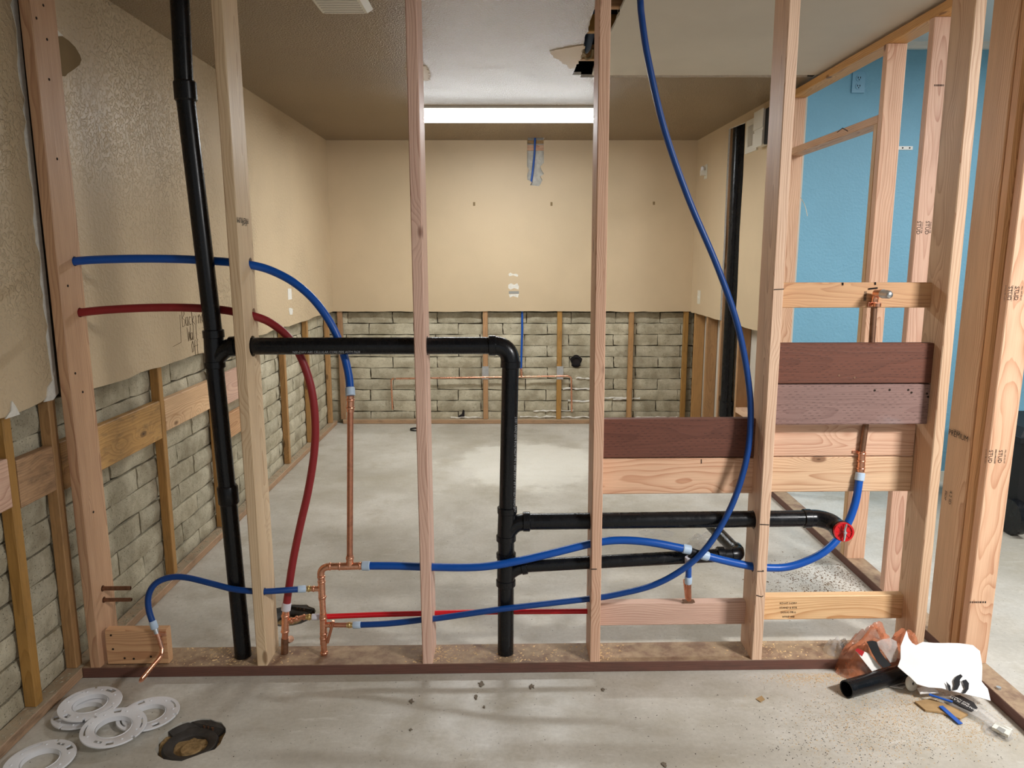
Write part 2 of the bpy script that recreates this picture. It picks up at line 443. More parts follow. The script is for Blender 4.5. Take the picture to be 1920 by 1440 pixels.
M['black'] = plain('matt_black_plastic', (0.012, 0.012, 0.013), 0.55, 0.3)
M['dark'] = plain('dark_cavity_shade', srgb(44,40,40), 0.95, 0.1)  # shade of attic, gaps and holes put into the colour
M['red_plastic'] = plain('red_test_plug', srgb(206,24,30), 0.3, 0.5)
M['white_plastic'] = plain('white_plastic', srgb(226,222,210), 0.4, 0.5)
M['grey_plastic'] = plain('grey_plastic', srgb(150,148,142), 0.5)
M['paper'] = plain('torn_white_paper', srgb(236,234,230), 0.85, 0.15, var=0.03, nscale=12, bump=0.15)
M['card'] = plain('brown_cardboard', srgb(170,140,100), 0.9, 0.1, var=0.1, nscale=20)
M['rubble'] = plain('pale_mortar_crumbs', srgb(168,158,136), 0.95, 0.1)
M['liner'] = plain('grey_torn_liner', srgb(62,58,54), 0.6, 0.3, var=0.2, nscale=30, bump=0.3)
M['sand'] = plain('sandy_dirt', srgb(150,124,86), 0.95, 0.1, var=0.3, nscale=60, bump=0.8)
M['sawdust'] = plain('pale_sawdust', srgb(220,188,142), 0.95, 0.1, var=0.15, nscale=3)
M['speck'] = plain('dark_crumbs', srgb(52,44,38), 0.9, 0.1)
M['scrap'] = plain('grey_glue_scrap', srgb(122,112,98), 0.9, 0.1)
M['sticker'] = plain('white_sticker', srgb(240,238,232), 0.5)
M['label_red'] = plain('red_label', srgb(176,26,30), 0.5)
def film(name, col, alpha, rough=0.25):
    s = NT(name); a = s.noise(s.obj(), 14, 4, 0.6)
    s.set_b(color=col, rough=rough, spec=0.6, alpha=s.sstep(a, 0.3, 0.75, alpha * 0.6, min(1, alpha * 1.5))); s.bump(s.noise(s.obj(), 45, 3), 0.5, 0.01); return s.m
M['bag'] = film('orange_plastic_film', srgb(222,140,100), 0.5)
M['clear'] = film('clear_plastic_film', srgb(214,210,204), 0.3, 0.15)
def emit(name, col, st):
    s = NT(name); s.set_b(color=(0.9, 0.9, 0.9), rough=0.4); s.set(s.b.inputs['Emission Color'], (*col, 1)); s.set(s.b.inputs['Emission Strength'], st); return s.m
M['lens'] = emit('glowing_acrylic_lens', (0.95, 0.985, 1.0), 64.0)
M['lens_side'] = emit('glowing_prismatic_lens_side', (0.95, 0.985, 1.0), 4.0)

# ================================================================== THE SETTING
CEIL = 2.52
def LX(Y, out=0.0): return -1.562 - 0.0075 * Y + out        # left drywall surface, out = into the room
def RX(Y, out=0.0): return 1.672 - 0.0293 * (Y - 4.7) - out  # right drywall surface
def LW(Y, z, out=0.0): return Vector((LX(Y, out), Y, z))
def RW(Y, z, out=0.0): return Vector((RX(Y, out), Y, z))
BY = 6.745                                                   # back wall drywall face

# ---- floor with two openings around drain flanges
HOLE1 = atZ(360, 1384); HOLE2 = atZ(545, 1152)
mb = MB(); mb.box((-2.2, -2.5, -0.14), (6.5, 7.4, 0.0))
me = mb.mesh('floor'); fix_normals(me)
def blob(c, r, n, seed, sx=1.0, sy=1.0):
    rn = random.Random(seed); return [Vector((c.x + sx * r * (1 + rn.uniform(-.09, .09)) * math.cos(2*math.pi*k/n), c.y + sy * r * (1 + rn.uniform(-.09, .09)) * math.sin(2*math.pi*k/n), 0)) for k in range(n)]
cuts = []
for c, r, sd in ((HOLE1, 0.104, 3), (HOLE2, 0.10, 5)):
    q = MB(); q.prism([p - Vector((0, 0, 0.065)) for p in blob(c, r, 22, sd)], (0, 0, 0.1)); cuts.append(q)
me = boolean(me, cuts); me.materials.clear()
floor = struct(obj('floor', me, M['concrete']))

# ---- ceiling: slabs around the slot and the notch, drywall 16 mm thick
def slab(mb, x0, x1, y0, y1, holes, z0, z1, mi=0):
    xs = sorted({x0, x1, *[h[0] for h in holes], *[h[1] for h in holes]}); ys = sorted({y0, y1, *[h[2] for h in holes], *[h[3] for h in holes]})
    for i in range(len(xs) - 1):
        for j in range(len(ys) - 1):
            cx, cy = (xs[i] + xs[i+1]) / 2, (ys[j] + ys[j+1]) / 2
            if any(h[0] < cx < h[1] and h[2] < cy < h[3] for h in holes): continue
            mb.box((xs[i], ys[j], z0), (xs[i+1], ys[j+1], z1))
SX0, SX1, SY1 = 0.343, 0.443, 4.375
me_ = MB(); me_.box((-1.75, -2.0, CEIL), (1.76, 6.9, CEIL + 0.016))
me = me_.mesh('ceiling'); fix_normals(me)
rn = random.Random(4)
def ragged(pts, amp, step, seed):
    rn = random.Random(seed); out = []
    for a, b in zip(pts, pts[1:] + pts[:1]):
        a = Vector(a); b = Vector(b); n = max(1, int((b - a).length / step))
        for k in range(n):
            j = Vector((rn.uniform(-amp, amp), rn.uniform(-amp, amp), 0)) if k else Vector((0, 0, 0))
            out.append(a.lerp(b, k / n) + j)
    return out
c1 = MB(); c1.prism(ragged([(SX0, 2.75, CEIL-.05), (SX1, 2.75, CEIL-.05), (SX1, SY1, CEIL-.05), (SX0 - .01, SY1, CEIL-.05)], 0.006, 0.05, 2), (0, 0, 0.12))
c2 = MB(); c2.box((SX1 - 0.005, -1.9, CEIL-.05), (1.70, SY1, CEIL + .07))      # bay of the replaced panel
c3 = MB(); c3.prism(ragged([(SX1 - .06, SY1 - .01, CEIL-.05), (1.69, SY1 - .01, CEIL-.05), (1.69, SY1 + .055, CEIL-.05), (SX1 - .06, SY1 + .055, CEIL-.05)], 0.005, 0.06, 9), (0, 0, 0.12))
pn = atY(989, 262, BY); pn2 = atY(1019, 262, BY)
c4 = MB(); c4.prism(ragged([(pn.x, BY - .14, CEIL-.05), (pn2.x, BY - .14, CEIL-.05), (pn2.x, BY + .1, CEIL-.05), (pn.x, BY + .1, CEIL-.05)], 0.006, 0.03, 8), (0, 0, .12))
me = boolean(me, [c1, c2, c3, c4])
def two_tone(me, mats, axis, thr=0.6):
    me.materials.clear()
    for m in mats: me.materials.append(m)
    for p in me.polygons: p.material_index = 0 if abs(p.normal.dot(Vector(axis))) > thr else 1
two_tone(me, [M['ceil'], M['gypsum']], (0, 0, 1))
ceiling = struct(obj('ceiling', me, []))
# replaced grey panel right of the slot, hung on the joists
p = MB(); p.prism(ragged([(SX1, -2.0, CEIL - .004), (1.755, -2.0, CEIL - .004), (1.755, SY1 - .012, CEIL - .004), (SX1, SY1 - .012, CEIL - .004)], 0.0035, 0.05, 12), (0, 0, .014))
me = p.mesh('ceiling_panel'); fix_normals(me); two_tone(me, [M['ceil_patch'], M['gypsum']], (0, 0, 1))
obj('ceiling_panel', me, [], ceiling)
# torn skim coat beside the slot and behind the middle stud
for nm, poly in (('torn_patch', [(1030, 96), (1060, 90), (1096, 84), (1090, 105), (1078, 128), (1066, 130), (1063, 121), (1048, 114), (1036, 106)]),
                 ('torn_patch', [(760, 118), (800, 124), (806, 140), (803, 152), (790, 150), (764, 144)])):
    q = MB(); q.prism(ragged([atZ(x, y, CEIL - .0012) for x, y in poly], .010, .018, 6), (0, 0, .0016)); obj(nm, q, M['ceil_smooth'], ceiling)
# attic above the slot: joists, sheathing
for i, yy in enumerate((3.30, 3.64, 4.13)):
    lumber('joist', (0.0, yy, CEIL + .055), (0.9, yy, CEIL + .055), 0.038, 0.075, (0, 1, 0), M['old'], ceiling)
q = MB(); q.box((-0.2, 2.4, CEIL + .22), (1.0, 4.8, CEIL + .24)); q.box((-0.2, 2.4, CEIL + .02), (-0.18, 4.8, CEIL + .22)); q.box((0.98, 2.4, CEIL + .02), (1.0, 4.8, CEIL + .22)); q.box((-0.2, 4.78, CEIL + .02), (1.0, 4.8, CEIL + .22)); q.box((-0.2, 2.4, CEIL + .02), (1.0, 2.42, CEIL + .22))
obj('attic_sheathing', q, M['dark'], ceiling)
q = MB(); q.tube(cr([(.40, 3.6, CEIL + .15), (.385, 3.8, CEIL + .10), (.37, 3.95, CEIL + .03), (.36, 4.0, CEIL + .06)], 6), 0.022, 10); obj('flexible_duct', q, plain('dull_blue_duct', srgb(60, 74, 92), .6), ceiling, 50)
q = MB(); q.tube(cr([(.355, 3.93, CEIL + .02), (.372, 3.98, CEIL - .012), (.40, 4.0, CEIL + .004), (.405, 3.96, CEIL + .03)], 6), 0.006, 6); q.prism([(.33, 3.86, CEIL + .004), (.37, 3.93, CEIL - .01), (.345, 4.04, CEIL + .002)], (0, 0, .003)); obj('torn_paper_curl', q, M['kraft'], ceiling, 50)
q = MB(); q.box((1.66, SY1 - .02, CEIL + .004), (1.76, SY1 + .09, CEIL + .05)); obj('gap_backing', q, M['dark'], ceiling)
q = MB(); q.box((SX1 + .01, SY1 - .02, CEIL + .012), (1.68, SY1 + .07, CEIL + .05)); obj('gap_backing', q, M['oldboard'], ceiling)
q = MB(); q.box((pn.x - .05, BY - .2, CEIL + .06), (pn2.x + .05, BY + .12, CEIL + .075)); obj('attic_backing', q, M['dark'], ceiling)  # dark sheet stands in for the shade above the notch

# ---- slump block
def brick_mesh(seed, L, H=0.094, dp=0.05):
    rn = random.Random(seed); nx, nz = 6, 3; v = []; f = []
    for j in range(nz + 1):
        for i in range(nx + 1):
            u, w = i / nx, j / nz
            x = u * L; z = w * H
            edge = min(u, 1 - u) * L; ez = min(w, 1 - w) * H
            b = -0.011 * min(1, edge / 0.03 + .25) * min(1, ez / 0.025 + .25) + rn.uniform(-.003, .003)
            x += rn.uniform(-.004, .004); z += rn.uniform(-.0035, .0035) - (0.004 * math.sin(u * 3.14) if j == 0 else 0)
            v.append((x, b, z))
    n = len(v); W_ = nx + 1
    for j in range(nz):
        for i in range(nx): a = j * W_ + i; f.append((a, a + 1, a + 1 + W_, a + W_))
    rim = list(range(0, W_)) + [j * W_ + nx for j in range(1, nz + 1)] + list(range(nz * W_ + nx - 1, nz * W_ - 1, -1)) + [j * W_ for j in range(nz - 1, 0, -1)]
    for k in rim: v.append((v[k][0], dp, v[k][2]))
    m = len(rim)
    for k in range(m): f.append((rim[(k + 1) % m], rim[k], n + k, n + (k + 1) % m))
    me = bpy.data.meshes.new('brick'); me.from_pydata(v, [], f); me.update(); fix_normals(me); smooth(me, 50); me.materials.append(M['brick'])
    return me
BR = {}
def bricks(parent, s0, s1, mtx, seed, courses=10, pitch=0.1025):
    rn = random.Random(seed); Lf = 0.398; n = 0
    for c in range(courses):
        x = s0 - (0.2 if c % 2 else 0.0) - rn.uniform(0, .02)
        while x < s1:
            a, b = max(x, s0), min(x + Lf, s1)
            if b - a > 0.05:
                key = (round(b - a, 2), rn.randrange(4))
                if key not in BR: BR[key] = brick_mesh(hash(key) % 999, key[0])
                m = mtx @ Matrix.Translation((a, rn.uniform(-.003, .003), 0.006 + c * pitch + rn.uniform(-.002, .002)))
                obj('brick', BR[key], M['brick'], parent, None, m); n += 1
            x += Lf + 0.009
    return n

# ---- left wall
BRK = -0.070                                                  # block face behind the drywall face
q = MB(); q.hexa([LW(-2, 0, BRK - .2), LW(-2, 0, BRK - .015), LW(6.95, 0, BRK - .015), LW(6.95, 0, BRK - .2),
                  LW(-2, CEIL, BRK - .2), LW(-2, CEIL, BRK - .015), LW(6.95, CEIL, BRK - .015), LW(6.95, CEIL, BRK - .2)])
wall_left = struct(obj('wall_left', q, M['mortar']))
ang = math.atan2(1.0, -0.0075)
mL = Matrix.Translation(LW(0, 0, BRK)) @ Matrix.Rotation(ang, 4, 'Z')
bricks(wall_left, 1.75, 6.80, mL, 11)
def panel_left(y0, y1, poly, cut=None):
    q = MB(); q.prism([LW(y, z, -0.013) for y, z in poly], (0.013, 0, 0)); me = q.mesh('drywall_panel'); fix_normals(me)
    two_tone(me, [M['paint_knock'], M['gypsum']], (1, 0, 0)); return obj('drywall_panel', me, [], wall_left)
rn = random.Random(21)
DB = 1.036
nb = [(-2.0, DB)] + [(y * .1, DB + rn.uniform(-.006, .006)) for y in range(-18, 24)] + [(2.40, DB + .004), (2.46, DB + .01), (2.53, DB + .03)]
nb += [(2.55 + rn.uniform(-.006, .006), z * .04) for z in range(28, 63)] + [(2.55, CEIL), (-2.0, CEIL)]
panel_left(-2, 2.5, nb)
fb = [(2.69, DB)] + [(2.75 + k * .1, DB + rn.uniform(-.006, .006)) for k in range(40)] + [(BY + .01, DB), (BY + .01, CEIL), (2.69, CEIL)]
panel_left(2.69, BY, fb)
# torn gypsum along the cut beside the first stud
g = [(2.525 + rn.choice((0, 0, .012)) + rn.uniform(-.007, .007), z * .035) for z in range(31, 72)]
q = MB(); q.prism([LW(y, z, 0.0003) for y, z in g] + [LW(2.556, 2.5, 0.0003), LW(2.556, 1.08, 0.0003)], (0.0018, 0, 0)); obj('torn_gypsum_edge', q, M['gypsum'], wall_left)
q = MB(); q.prism([LW(y, z, 0.0003) for y, z in [(2.47, 1.045), (2.49, 1.06), (2.50, 1.09), (2.53, 1.11), (2.55, 1.14), (2.555, 1.06), (2.52, 1.042)]], (0.004, 0, 0)); obj('torn_gypsum_edge', q, M['gypsum'], wall_left)
q = MB(); q.prism([LW(y, z, 0.0003) for y, z in [(2.27, 1.03), (2.30, 1.05), (2.31, 1.08), (2.325, 1.06), (2.34, 1.03)]], (0.004, 0, 0)); obj('torn_gypsum_edge', q, M['gypsum'], wall_left)
# peeled paint showing brown paper, with a white rim
pk = [(96, 68), (116, 68), (128, 76), (140, 88), (149, 103), (152, 112), (148, 122), (138, 130), (126, 138), (122, 143), (96, 142)]
q = MB(); q.prism([atX(x, y, LX(2.85)) + Vector((.0006, 0, 0)) for x, y in pk], (0.0012, 0, 0)); obj('peeled_patch', q, M['kraft'], wall_left)
q = MB(); q.prism([atX(x, y, LX(2.85)) + Vector((.0006, 0, 0)) for x, y in [(98, 48), (104, 54), (118, 67), (98, 68)]], (0.001, 0, 0)); obj('peeled_patch', q, M['gypsum'], wall_left)
for poly in ([(539, 541), (546, 541), (547, 561), (540, 562)], [(541, 578), (545, 577), (549, 580), (548, 590), (543, 590)]):
    Yv = atX(543, 560, LX(5.2)).y
    q = MB(); q.prism([atX(x, y, LX(Yv)) + Vector((.0006, 0, 0)) for x, y in poly], (0.001, 0, 0)); obj('patch_mark', q, M['gypsum'], wall_left)
# furring strips, base plate, blocking boards
for (y0, y1) in ((1.70, 1.738), (2.283, 2.321), (2.522, 2.56), (3.337, 3.375), (3.97, 4.008), (4.61, 4.648), (5.255, 5.293), (5.885, 5.923), (6.60, 6.638)):
    yc = (y0 + y1) / 2
    lumber('furring_strip', LW(yc, 0.041, -0.0345), LW(yc, DB + .06, -0.0345), 0.04, 0.038, (1, 0, 0), M['old'], wall_left)
lumber('base_plate', LW(1.2, 0.02, -0.026), LW(6.72, 0.02, -0.026), 0.058, 0.038, (1, 0, 0), M['plate_grey'], wall_left)
for (y0, y1, z0, z1, mt, out, th) in ((2.325, 2.518, .72, .88, 'oldboard', -.033, .034), (2.564, 3.333, .705, .88, 'oldboard', -.033, .034), (3.379, 3.966, .727, .876, 'fir', -.033, .034),
                                  (4.012, 4.606, .70, .88, 'fir_pink', -.034, .03), (4.012, 4.606, .50, .64, 'fir_orange', -.034, .03), (1.75, 2.279, .74, .90, 'fir_pink', -.03, .036)):
    zc = (z0 + z1) / 2
    lumber('blocking_board', LW(y0, zc, out), LW(y1, zc, out), z1 - z0, th, (0, 0, 1), M[mt], wall_left)
# pencil writing on the drywall
HW = {'B': [[(0,0),(0,1)],[(0,1),(.4,.95),(.45,.7),(.05,.5),(.5,.35),(.45,.05),(0,0)]], 'a': [[(.4,.5),(.1,.5),(0,.2),(.2,0),(.4,.2),(.4,.5),(.45,0)]], 'c': [[(.4,.45),(.15,.5),(0,.25),(.15,0),(.4,.08)]],
      'k': [[(0,0),(0,.95)],[(.4,.5),(.02,.25),(.45,0)]], 'i': [[(.1,0),(.1,.5)],[(.1,.7),(.12,.74)]], 'n': [[(0,0),(0,.5)],[(0,.35),(.2,.52),(.38,.4),(.4,0)]], 'g': [[(.4,.5),(.1,.5),(0,.2),(.2,.02),(.4,.2),(.42,.5),(.38,-.35),(.1,-.3)]],
      'W': [[(0,.9),(.15,0),(.35,.6),(.5,0),(.7,.95)]], 'l': [[(.05,0),(.1,1)]], 'O': [[(.3,.9),(.02,.6),(.1,.05),(.45,.1),(.5,.6),(.3,.9)]], 'f': [[(.4,.95),(.2,.8),(.18,-.2)],[(0,.45),(.4,.5)]]}
for word, px, py, hz in (('Backing', 342, 613, .085), ('Wall', 352, 640, .075), ('Off', 360, 662, .065)):
    org = atX(px, py, LX(3.7)); x = 0.0; q = MB()
    for ch in word:
        for st_ in HW[ch]: q.tube([org + Vector((.0012, (x + p[0]) * hz * .72, p[1] * hz)) for p in st_], .0011, 4)
        x += .62
    obj('pencil_writing', q, M['ink_brown'], wall_left)
q = MB(); a = atX(337, 590, LX(3.7)); b = atX(339, 642, LX(3.7)); q.tube([a + Vector((.001,0,0)), b + Vector((.001,0,0))], .0012, 5); q.tube([b + Vector((.001, 0, 0)), b + Vector((.001, -.09, -.01))], .0012, 5); obj('pencil_writing', q, M['ink_brown'], wall_left)

# ---- back wall
BB = BY + 0.070
q = MB(); q.box((-1.75, BB + .015, 0), (1.9, BB + .2, CEIL)); wall_back = struct(obj('wall_back', q, M['mortar']))
bricks(wall_back, -1.70, 1.66, Matrix.Translation((0, BB, 0)), 23)
x0, x1 = LX(BY) - .0, RX(BY) + .0
poly = [(x0, DB)] + [(x0 + .1 * k, DB + rn.uniform(-.004, .004)) for k in range(1, 32)] + [(x1, DB), (x1, CEIL), (x0, CEIL)]
q = MB(); q.prism([Vector((x, BY, z)) for x, z in poly], (0, .013, 0)); me = q.mesh('drywall_panel'); fix_normals(me)
hp = [(989, 240), (1019, 240), (1020, 305), (1013, 312), (1016, 320), (1020, 326), (1013, 331), (1017, 337), (1014, 345), (1010, 349), (1000, 348), (994, 347), (997, 341), (989, 337), (988, 328), (992, 318), (988, 312)]
c = MB(); c.prism([atY(x, y, BY) + Vector((0, -.05, 0)) for x, y in hp], (0, .12, 0))
me = boolean(me, [c]); two_tone(me, [M['paint'], M['gypsum']], (0, 1, 0)); obj('drywall_panel', me, [], wall_back)
q = MB(); a = atY(987, 355, BY + .035); b = atY(1023, 262, BY + .035); q.box((a.x, BY + .03, a.z), (b.x, BY + .046, CEIL + .06)); obj('exposed_block', q, plain('grey_block_face', srgb(196,193,184), .9, .2, var=.15, nscale=25, bump=.5), wall_back)
a = atY(989, 277, BY + .02); b = atY(1019, 277, BY + .02); lumber('nailer', (a.x - .02, BY + .024, a.z), (b.x + .02, BY + .024, a.z), .048, .02, (0, 0, 1), M['fir_pink'], wall_back)
a = atY(989, 266, BY + .02); b = atY(1019, 266, BY + .02); lumber('nailer', (a.x - .02, BY + .03, a.z), (b.x + .02, BY + .03, a.z), .03, .012, (0, 0, 1), M['oldboard'], wall_back)
for px in (638.5, 910, 1049, 1183, 1285):
    X = atY(px, 650, BY + .015).x
    lumber('furring_strip', (X, BY + .0345, .041), (X, BY + .0345, DB + .05), .044, .04, (1, 0, 0), M['old'], wall_back)
lumber('base_plate', (-1.56, BY + .024, .02), (1.6, BY + .024, .02), .058, .038, (0, 1, 0), M['plate_grey'], wall_back)
for px in (910, 1050):
    P = atY(px, 699, BY + .012); q = MB(); q.box((P.x - .03, BY + .0105, P.z - .06), (P.x + .03, BY + .0135, P.z + .06)); obj('nail_plate', q, M['steel'], wall_back)
for poly, mt in (([(953, 514), (957, 511), (962, 514), (968, 513), (972, 516), (970, 519), (962, 516), (955, 518)], 'gypsum'),
             ([(953, 534), (958, 531), (964, 534), (970, 531), (973, 537), (972, 543), (964, 540), (957, 543), (953, 540)], 'gypsum'),
             ([(954, 546), (973, 546), (973, 551), (954, 551)], 'grey_plastic'), ([(954, 552), (973, 551), (971, 558), (962, 555), (956, 558)], 'gypsum'),
             ([(887, 379), (891, 379), (891, 386), (887, 386)], 'kraft'), ([(1032, 379), (1036, 379), (1036, 386), (1032, 386)], 'kraft'), ([(1224, 378), (1228, 378), (1228, 384), (1224, 384)], 'kraft')):
    q = MB(); q.prism([atY(x, y, BY - .0003) for x, y in poly], (0, -.001, 0)); obj('patch_mark', q, M[mt], wall_back)
# drain stub and broken blocks
P = atY(1080, 677, BB - .004); q = MB(); q.prism([Vector((P.x + .052 * math.cos(a) * (1 + .2 * math.sin(5 * a)), BB - .013, P.z + .06 * math.sin(a))) for a in [k * .3927 for k in range(16)]], (0, .004, 0)); obj('broken_hole', q, M['dark'], wall_back)
q = MB(); q.pipe((P.x, BB - .03, P.z), (P.x, BB + .0, P.z), .042, .036); obj('drain_stub', q, M['abs'], wall_back, 40)
q = MB(); q.cyl((P.x, BB - .018, P.z), (P.x, BB - .01, P.z), .037); obj('drain_stub_inside', q, M['dark'], wall_back)
P = atY(867, 778, BB - .01); q = MB(); q.prism([atY(x, y, BB - .016) for x, y in [(858, 786), (861, 779), (866, 776), (868, 768), (871, 770), (871, 786)]], (0, .004, 0)); obj('broken_hole', q, M['dark'], wall_back)
# white efflorescence ridges low on the wall
rn2 = random.Random(5)
for (xa, xb, y) in ((975, 1105, 782), (1000, 1075, 770), (1055, 1105, 729), (1080, 1105, 709), (1133, 1178, 746), (1150, 1200, 748), (1065, 1105, 752), (1190, 1270, 783), (845, 905, 783)):
    a = atY(xa, y, BB - .012); b = atY(xb, y, BB - .012); q = MB(); n = max(6, int((b - a).length / .03))
    pts = [a.lerp(b, k / n) + Vector((0, 0, rn2.uniform(-.006, .006))) for k in range(n + 1)]
    q.tube(pts, [rn2.uniform(.003, .011) for _ in pts], 6); obj('white_salt_crust', q, M['gypsum'], wall_back, 60)

# ---- right wall (old part) with the slot cut for the vent pipe
q = MB()
def rbox(q, y0, y1, z0, z1, o0, o1): q.hexa([RW(y0, z0, o0), RW(y0, z0, o1), RW(y1, z0, o1), RW(y1, z0, o0), RW(y0, z1, o0), RW(y0, z1, o1), RW(y1, z1, o1), RW(y1, z1, o0)])
rbox(q, 4.76, BY + .05, 0, CEIL, -.125, -.105)
wall_right = struct(obj('wall_right', q, M['ceil_patch']))
poly = [(4.745, 1.03)] + [(4.8 + .1 * k, 1.03 + rn.uniform(-.005, .005)) for k in range(20)] + [(BY, 1.03), (BY, CEIL), (4.745, CEIL)]
q = MB(); q.prism([RW(y, z, -.0131) for y, z in poly], (-.013, 0, 0)); me = q.mesh('drywall_panel'); fix_normals(me)
c = MB(); c.prism([RW(y, z, .06) for y, z in [(5.515, .9), (5.50, 1.3), (5.515, 1.7), (5.50, 2.1), (5.51, 2.46), (5.88, 2.475), (5.885, 2.1), (5.875, 1.6), (5.885, 1.2), (5.88, .9)]], (.14, 0, 0))
me = boolean(me, [c]); two_tone(me, [M['paint'], M['gypsum']], (1, 0, 0)); obj('drywall_panel', me, [], wall_right)
for y in (6.66, 6.28, 5.90, 5.47, 5.06, 4.80):
    lumber('old_stud', RW(y, .041, -.0585), RW(y, 2.5, -.0585), .089, .038, (1, 0, 0), M['old'], wall_right)
lumber('base_plate', RW(4.77, .02, -.0585), RW(BY, .02, -.0585), .089, .038, (1, 0, 0), M['plate_grey'], wall_right)
P = atX(1385, 768, 1.69); lumber('fire_block', RW(5.08, P.z, -.0585), RW(5.45, P.z, -.0585), .089, .038, (1, 0, 0), M['fir'], wall_right)
q = MB(); q.tube([(1.692, 5.79, .045), (1.692, 5.80, 2.5)], .0445, 20); vp = obj('vent_pipe', q, M['abs'], wall_right, 40)
q = MB(); q.cyl((1.692, 5.79, .28), (1.692, 5.79, .40), .052, 20); obj('coupling', q, M['abs'], wall_right, 40)

# ---- blue room beyond the partition
BLY = 4.97
q = MB(); q.box((1.80, BLY, 0), (6.2, BLY + .1, 3.0)); wall_blue = struct(obj('wall_far_right', q, M['blue_wall']))
q = MB(); q.box((6.1, -2.4, 0), (6.2, BLY, 2.9)); struct(obj('wall_right_outer', q, M['blue_wall']))
q = MB(); a = atY(1720, 93, BLY); b = atY(1720, 82, BLY); q.box((1.80, BLY - .03, a.z), (6.1, BLY - .001, (a.z + b.z) / 2)); q.box((1.80, BLY - .05, (a.z + b.z) / 2), (6.1, BLY - .001, b.z)); struct(obj('trim_1', q, M['white_paint']))
q = MB(); q.box((1.85, 1.2, b.z), (6.1, BLY + .1, b.z + .05)); struct(obj('ceiling_blue_room', q, plain('pale_ceiling_paint', srgb(214, 218, 216), .7)))
q = MB(); a = atY(1906, 797, BLY - .01); q.box((1.80, BLY - .012, 0), (6.1, BLY - .001, .07)); struct(obj('baseboard_far', q, M['cream']))

# ================================================================== THE STUD WALL
sole = lumber('sole_plate', (LX(2.5) + .005, wy(-1.55) + .07, .0205), (1.56, wy(1.56) + .07, .0205), .14, .041, (0, 1, 0), M['sill'], ch=.002)
tag(sole, 'long brown treated sole plate on the floor carrying the stud wall', 'sole plate')
tp = lumber('top_plate', (LX(2.5) + .02, wy(-1.5) + .07, CEIL - .021), (1.64, wy(1.64) + .07, CEIL - .021), .14, .038, (0, 1, 0), M['fir'])
tag(tp, 'new wooden top plate under the ceiling above the tall studs', 'top plate')
STUDS = {}
def px_x(px, py, d=0.0): return D(px, py, d).x
HZ = CEIL - .041
def stud(key, top, base, by, mat, label, holes=()):
    # left front edges at image row 0 and at the base give the lean; pieces are real 38 x 140 mm studs
    pb = D(base, by, 0); pt = D(top, 0, 0)
    k = (pt.x - pb.x) / (pt.z - pb.z)
    xb = pb.x + k * (.041 - pb.z) + .019; xt = pb.x + k * (HZ - pb.z) + .019
    p0 = Vector((xb, wy(xb) + .07, .0415)); p1 = Vector((xt, wy(xt) + .07, HZ))
    hs = []
    for (hx, hy, r, hd_) in holes:
        c = D(hx, hy, hd_); z = c.z; x = p0.x + (p1.x - p0.x) * (z - p0.z) / (p1.z - p0.z)
        hs.append((Vector((x, wy(x) + hd_, z)), (1, WSL, 0), r))
    o = lumber('wall_stud', p0, p1, .14, .038, (0, 1, 0), M[mat], holes=hs)
    tag(o, label, 'stud', 'tall studs of the new plumbing wall'); STUDS[key] = (o, p0, p1); return o
stud(1, 33, 169, 1252, 'fir_orange', 'orange-toned tall stud nailed against the left block wall beside the torn drywall', [(137, 490, .017, .100), (150, 586, .017, .100), (181, 1103.5, .012, .065), (181, 1125, .012, .065)])
stud(2, 394, 482, 1246, 'pine', 'pale tall stud just right of the leaning black vent stack', [(445, 493, .018, .102), (452, 587.5, .018, .102), (453, 649, .037, .07), (488, 1109, .014, .022)])
stud(3, 759, 792, 1243, 'fir_pink', 'tall stud with straight grain left of the bent black pipe, crossing the lamp', [(790, 648, .034, .07), (803, 1063, .017, .05), (806, 1150, .012, .112), (806, 1161, .014, .042)])
stud(4, 1124, 1105.6, 1241, 'fir_pink', 'tall stud in the middle right, left end of the short brown board', [(1115, 978, .034, .07), (1112, 1019, .017, .045), (1112, 1054, .028, .07), (1110, 1122, .014, .04), (1108, 1146, .012, .112)])
stud(5, 1480, 1409, 1241, 'fir', 'tall stud between the two bays of horizontal boards', [(1430, 974, .034, .07), (1425, 1063.5, .017, .05)])
stud(6, 1830, 1717, 1172, 'fir', 'tall stud at the right end of the plumbing wall beside the partition corner')
s4, s5, s6 = STUDS[4], STUDS[5], STUDS[6]
def stud_x(k, z): o, a, b = STUDS[k]; return a.x + (b.x - a.x) * (z - a.z) / (b.z - a.z)
def board(name, k0, k1, ytop, ybot, px, d, th, mat, label, cat, x0=None, x1=None, lay=False, group=None):
    zt, zb = D(px, ytop, d).z, D(px, ybot, d).z; z = (zt + zb) / 2
    xa = stud_x(k0, z) + .0195 if x0 is None else x0; xb = stud_x(k1, z) - .0195 if x1 is None else x1
    o = lumber(name, (xa, wy(xa) + d + th / 2, z), (xb, wy(xb) + d + th / 2, z), zt - zb, th, (0, 0, 1), M[mat])
    return tag(o, label, cat, group)
G = 'horizontal boards between the studs'
bd = {}
bd[1] = board('treated_board', 4, 5, 786, 858, 1260, .100, .038, 'treated', 'short dark brown incised board in the bay behind the blue loop', 'board', group=G)
bd[2] = board('blocking_board', 4, 5, 860, 926, 1260, .100, .038, 'fir_pink', 'pale knotty board right under the short brown board', 'board', group=G)
bd[3] = board('treated_board', 5, 6, 644, 719, 1600, .052, .038, 'treated', 'upper reddish brown board of the wide brown pair', 'board', x1=D(1760, 680, .052).x, group=G)
bd[4] = board('treated_board', 5, 6, 721, 796, 1600, .052, .038, 'treated_grey', 'lower greyed brown board of the wide brown pair', 'board', x1=D(1752, 760, .052).x, group=G)
